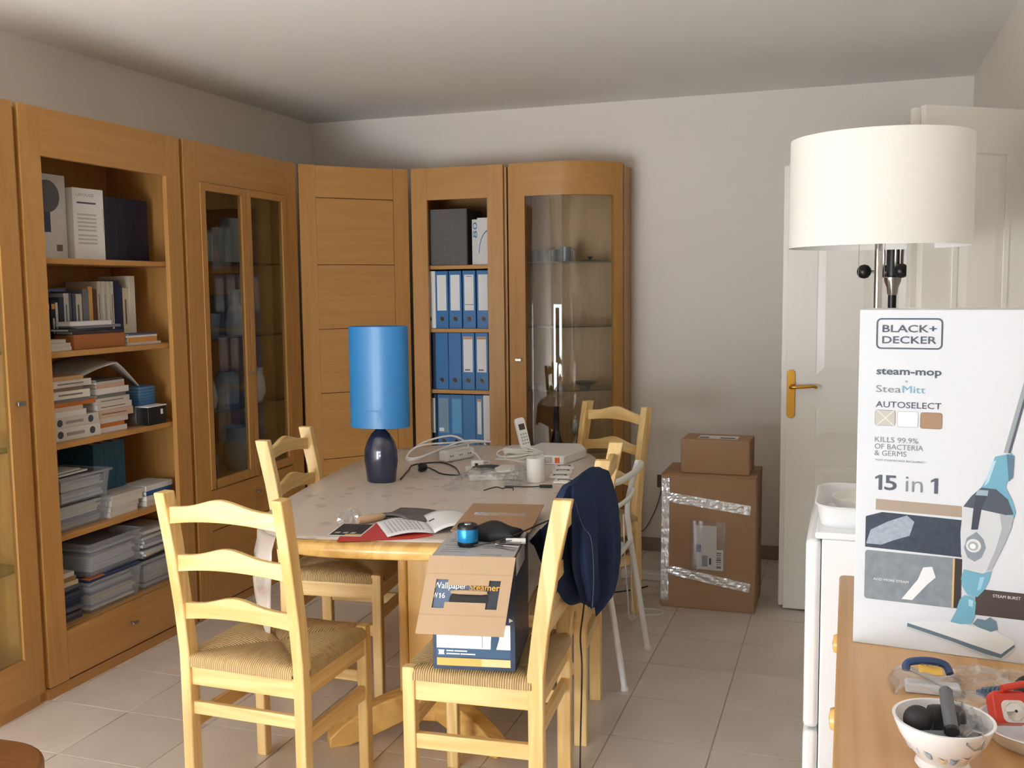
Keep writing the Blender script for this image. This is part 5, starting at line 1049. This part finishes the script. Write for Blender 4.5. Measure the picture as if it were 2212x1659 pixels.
pr_('print_body', C(196, 202, 208), [(.167, .258), (.1941, .255), (.2425, .248), (.2394, .226), (.2294, .196), (.2173, .166), (.2122, .155), (.1992, .149), (.173, .153), (.166, .177), (.164, .214)], .0014); pr_('print_body_shade', C(160, 168, 176), [(.222, .25), (.2425, .248), (.2394, .226), (.2294, .196), (.2173, .166), (.2122, .155), (.205, .152), (.218, .19), (.226, .226)], .0016)
pr_('print_handle', C(58, 66, 80), [(.1851, .278), (.2022, .278), (.1951, .259), (.1902, .221), (.1801, .22), (.1821, .25)], .0018); pr_('print_catch', C(150, 172, 186), [(.185, .279), (.203, .279), (.204, .288), (.188, .288)], .0019)
pr_('print_dial_ground', C(130, 142, 154), [(.1882, .217), (.1992, .205), (.2032, .191), (.1972, .174), (.1871, .166), (.176, .172), (.1701, .188), (.174, .205)], .0018)
def disc(name, mat, cx, cz, r, e): return pr_(name, mat, [(cx+r*math.cos(2*PI*i/28), cz+r*math.sin(2*PI*i/28)) for i in range(28)], e)
disc('print_dial', C(206, 212, 216), .1845, .193, .0115, .0020); disc('print_dial', C(160, 168, 176), .1840, .1925, .0078, .0022); disc('print_dial_dot', C(230, 232, 234), .1835, .192, .0045, .0024)
pr_('print_joint', M['teal'], [(.1711, .151), (.1992, .146), (.2132, .153), (.2093, .135), (.2022, .118), (.1931, .106), (.1781, .108), (.1701, .12), (.167, .135)], .0013); pr_('print_joint_shine', C(150, 198, 216), [(.196, .14), (.203, .142), (.198, .12), (.192, .117)], .0015)
pr_('print_elbow', M['teal'], [(.166, .098), (.173, .107), (.1861, .106), (.1912, .097), (.1902, .072), (.1851, .059), (.169, .056), (.1529, .058), (.161, .077)], .0014); pr_('print_elbow_shine', C(168, 208, 222), [(.18, .101), (.187, .099), (.186, .088), (.180, .09)], .0016)
pr_('print_knuckle', C(104, 132, 150), [(.1872, .059), (.1941, .069), (.2063, .068), (.2132, .074), (.2223, .068), (.2254, .054), (.2153, .049), (.1972, .054)], .0013)
pr_('print_head', C(218, 224, 228), [(.0855, .047), (.1077, .054), (.1529, .06), (.1872, .055), (.2193, .053), (.2485, .04), (.2505, .032), (.2314, .013), (.2073, .017), (.1579, .031)], .0012); pr_('print_head_edge', C(98, 118, 136), [(.0855, .047), (.1579, .030), (.2314, .013), (.2505, .032), (.2515, .028), (.2318, .006), (.2073, .010), (.1560, .0245), (.0850, .041)], .0013); pr_('print_pad', C(190, 198, 202), [(.0850, .041), (.1560, .0245), (.2073, .010), (.2318, .006), (.2515, .028), (.2526, .024), (.2323, .002), (.2073, .006), (.1549, .021), (.0835, .037)], .0014)
tx('BLACK+DECKER', .098, .048, .122, .0505, M['ink_soft'])
# ------------------------------------------------------------------ bowl, dish and odds and ends on the chest
def shell(name, label, cat, prof, loc, mat, wall=.004, n=48, sx=1, sy=1):
    pr = list(prof)+[(max(r-wall, .0004), z+(.004 if i == 0 else .0)) for i, (r, z) in list(enumerate(prof))[::-1]]
    o = MB().lathe(pr, n, cap=False, sx=sx, sy=sy).build(name, mat, smooth=True); place(o, loc); return tag(o, label, cat)
bw = shell('breakfast_bowl', 'white footed bowl with a faded floral band, full of small parts', 'bowl', [(0, 0), (.032, 0), (.034, .004), (.031, .012), (.033, .016), (.044, .028), (.054, .044), (.060, .058), (.0628, .066)], (.127, 1.357, DZ+.0003), M['enamel'])
for k, (a0, a1, z0, z1, c) in enumerate(((-2.35, -1.95, .026, .036, (178, 196, 210)), (-1.9, -1.55, .022, .031, (230, 216, 190)), (-1.5, -1.2, .022, .031, (160, 186, 212)), (-1.15, -.8, .024, .034, (222, 204, 186)), (-2.75, -2.4, .030, .038, (196, 208, 216)))):
    rad = lambda z: .033+(.044-.033)*(z-.016)/.012 if z < .028 else .044+(.054-.044)*(z-.028)/.016
    m = MB().grid(lambda u, v: ((rad(z0+(z1-z0)*v)+.0005)*math.cos(a0+(a1-a0)*u), (rad(z0+(z1-z0)*v)+.0005)*math.sin(a0+(a1-a0)*u), z0+(z1-z0)*v+.002*math.sin(5*u+k)), 10, 5); m.build('painted_motif', C(*c, .2), bw, smooth=True)
def ball(name, label, cat, mat, c, r, sy=1, sz=1):
    o = MB().lathe([(max(.0004, r*math.sin(PI*i/12)), -r*sz*math.cos(PI*i/12)) for i in range(13)], 24, sy=sy).build(name, mat, smooth=True); place(o, c); return tag(o, label, cat)
BZ = DZ
ball('rubber_stopper', 'round black rubber stopper in the white bowl', 'knob', C(44, 42, 46, .7), (.096, 1.355, BZ+.060), .0185)
ev = MB().lathe([(0, 0), (.016, 0), (.017, .004), (.017, .036), (.014, .042), (0, .042)], 20).build('film_pot', C(48, 46, 50, .5), smooth=True); place(ev, (.112, 1.372, BZ+.058), .25, 0, PI/2); tag(ev, 'black cylindrical pot lying in the white bowl', 'pot')
gt = MB().lathe([(.0085, 0), (.0085, .062), (.006, .066), (.0, .066), (0, .0), (.0085, 0)], 18, cap=False).build('grey_tube', C(96, 98, 104, .4), smooth=True); place(gt, (.134, 1.325, BZ+.063), 0, -1.05, -.12); tag(gt, 'grey tube resting on the rim of the white bowl', 'tube'); MB().lathe([(0, -.002), (.0095, -.002), (.0095, .003), (0, .003)], 16).build('end_cap', M['black'], gt)
for i, (x, y, z, a, c, nm) in enumerate(((.120, 1.335, .048, .3, (120, 126, 134), 'grey flat clip at the bottom of the white bowl'), (.155, 1.365, .050, 1.2, (150, 152, 156), 'ribbed pale clip at the right inside the white bowl'))):
    o = MB().box(-.025, .025, -.008, .008, 0, .006).build('clip', C(*c), bevel=.002); place(o, (x, y, BZ+z), a, .2); tag(o, nm, 'clip')
crumple('plastic_wrap', 'crinkled clear wrapper standing out of the white bowl', (.150, 1.370, BZ+.045), .026, .024, .035, 12, M['clear'], n=26)
spr = MB().tube([(.012*math.cos(i*.9), .012*math.sin(i*.9), .0016*i*.9) for i in range(34)], .0012, 6).build('spring', M['steel'], smooth=True); place(spr, (.160, 1.345, BZ+.047), 0, 1.2); tag(spr, 'small steel spring in the white bowl', 'spring')
ds = shell('dish', 'shallow white oval dish at the frame edge holding the headlamp', 'dish', [(0, 0), (.060, 0), (.064, .004), (.074, .020), (.078, .024)], (.262, 1.475, DZ+.0003), M['enamel'], sx=1.05, sy=1.0)
hl = thing('headlamp', 'red headlamp with a clear faceted lens in the white dish', 'headlamp', (.222, 1.462, DZ+.026), .25)
MB().prism(rrect(-.024, .024, -.020, .024, .009), -.014, .014, 'y').xf(Matrix.Rotation(-.6, 4, 'X') @ Matrix.Translation((0, 0, .018))).build('housing', M['red_plastic'], hl, bevel=.005, seg=3)
ml = Matrix.Rotation(-.6, 4, 'X') @ Matrix.Translation((.002, 0, .012))
MB().prism(rrect(-.016, .016, -.014, .016, .008), -.0155, -.0135, 'y').xf(ml).build('lens', C(214, 212, 208, .1), hl, bevel=.0008); MB().lathe([(.002, 0), (.012, .004), (.013, .0055)], 10, cap=False).xf(ml @ Matrix.Translation((0, -.0212, 0)) @ Matrix.Rotation(-PI/2, 4, 'X')).build('reflector', M['chrome'], hl)
MB().tube([(-.01, .01, .045), (.02, .015, .05), (.035, .015, .046)], .005, 8).build('switch_arm', M['red_plastic'], hl, smooth=True)
st_ = MB().grid(lambda u, v: (.03*math.cos(PI*1.3*u)+.002*v, .03*math.sin(PI*1.3*u), .022*v), 20, 4).build('strap', C(34, 34, 38), smooth=True, solid=.003); place(st_, (.268, 1.50, DZ+.025)); tag(st_, 'black elastic strap curled behind the red headlamp', 'strap')
ball('rubber_ball', 'dark rubber ball behind the headlamp at the frame edge', 'ball', C(40, 40, 46, .8), (.256, 1.535, DZ+.047), .022)
fk = thing('brush', 'small blue-grey bristle brush lying by the dish', 'brush', (.208, 1.545, DZ+.030), .5)
MB().box(-.02, .02, -.010, .010, 0, .008).build('back', C(78, 96, 120), fk, bevel=.003)
for i in range(6): MB().tube([(-.017+.0068*i, 0, .006), (-.02+.0068*i, -.006, .016), (-.016+.0068*i, -.012, .018)], .0013, 5).build('bristle', C(96, 112, 134), fk, smooth=True)
bl_ = thing('blister_pack', 'torn clear blister pack with a yellow price sticker on the chest', 'packaging', (.118, 1.625, DZ), .02)
MB().grid(lambda u, v: (-.045+.105*u+.004*math.sin(9*v), -.045+.085*v+.006*math.sin(7*u), .022+.008*math.sin(5*u+2*v)-.02*(abs(2*u-1)**5)-.012*(abs(2*v-1)**6)), 22, 16).build('shell', M['clear'], bl_, smooth=True, solid=.0008)
MB().box(-.025, .055, -.030, -.004, .0, .016).build('tray', C(206, 208, 212, .3), bl_, bevel=.004)
MB().add([(-.005+.034*u, -.022+.022*v, .036+.002*math.sin(6*u)-.004*(1-v)) for v in (0, 1) for u in (0, .33, .66, 1)], [(i, i+1, i+5, i+4) for i in range(3)]).build('price_sticker', C(222, 184, 84), bl_, smooth=True)
for k in range(4): part('sticker_print', C(120, 96, 50), bl_, (-.001+.007*k, .003+.007*k, -.006, -.001, .0385, .0388))
MB().tube(spline([(-.022, .004, .024), (-.018, .012, .034), (.01, .016, .038), (.035, .016, .034), (.042, .006, .024)], 6), .0062, 8).build('blue_handle', C(42, 66, 108, .4), bl_, smooth=True)
crumple('plastic_wrap', 'flat clear bag spread behind the dish on the chest', (.245, 1.655, DZ), .09, .055, .020, 21, M['clear'], n=34)
jr = MB().lathe([(0, 0), (.022, 0), (.026, .008), (.027, .03), (.022, .042), (.0, .046)], 28).build('dome_cap', M['clear'], smooth=True); place(jr, (.176, 1.50, DZ+.0003)); tag(jr, 'clear dome cap standing behind the white bowl', 'cap')
# ------------------------------------------------------------------ floor leads and the low table in the corner
st2 = thing('floor_power_strip', 'white power strip on the floor by the back wall', 'power strip', (-1.08, 4.885, 0), .02)
MB().box(0, .26, -.028, .028, 0, .042).build('body', M['white'], st2, bevel=.008); 
for i in range(4): MB().tube([(.035+.062*i, 0, .0415), (.035+.062*i, 0, .043)], .019, 18).build('socket', M['white_matt'], st2)
cable('white_cable', 'white cord hanging from the white chair and looping on the floor', [(-.845, 3.86, .57), (-.85, 3.90, .42), (-.855, 3.98, .22), (-.88, 4.15, .04), (-.87, 4.28, .004), (-.84, 4.33, .003), (-.79, 4.345, .003), (-.775, 4.39, .003), (-.82, 4.42, .003), (-.88, 4.40, .003), (-.93, 4.33, .003)], .003, M['white'])
cable('white_cable', 'second white cord hanging beside the first from the white chair', [(-.838, 3.86, .57), (-.83, 3.92, .42), (-.84, 4.0, .22), (-.865, 4.17, .04), (-.88, 4.27, .009)], .0026, M['white'])
cable('floor_lead', 'black lead snaking over the tiles under the far chair', [(-1.40, 4.62, .003), (-1.20, 4.55, .003), (-1.08, 4.60, .003), (-.98, 4.68, .003), (-.92, 4.76, .003)], .003, M['black'])
cable('wall_lead', 'thin dark lead drooping down the wall beside the tall carton', [(-.975, 5.438, .37), (-.98, 5.44, .33), (-1.0, 5.44, .26), (-1.03, 5.44, .19), (-1.07, 5.43, .12), (-1.13, 5.42, .09)], .0026, C(64, 56, 50))
wsk = MB().box(-.035, .035, -.012, 0, -.035, .035).build('wall_socket', C(80, 70, 62), bevel=.004); place(wsk, (-.965, 5.4495, .40)); tag(wsk, 'small dark box on the wall beside the tall carton', 'socket')
for k in range(3): cable('thin_wire', 'loose thin white wire on the floor under the far chair, %s' % ORD[k], [(-1.0+.02*k, 4.55+.03*k, .0022), (-.95, 4.52+.02*k, .0022+.004*k), (-.90+.01*k, 4.55-.01*k, .0022)], .0016, M['white'], group='loose wires under the far chair')
lt = thing('low_table', 'rounded corner of a dark stained low table at the bottom left', 'table', (-2.02, 1.22, 0), .05)
MB().prism(rrect(-.42, .40, -.5, .49, .16, 10), .415, .45).build('tabletop', M['brown'], lt, bevel=.010, seg=3)
for sx in (-1, 1):
    for sy in (-1, 1): part('leg', M['brown'], lt, (sx*.27-.025, sx*.27+.025, sy*.36-.025, sy*.36+.025, 0, .415), bevel=.005)
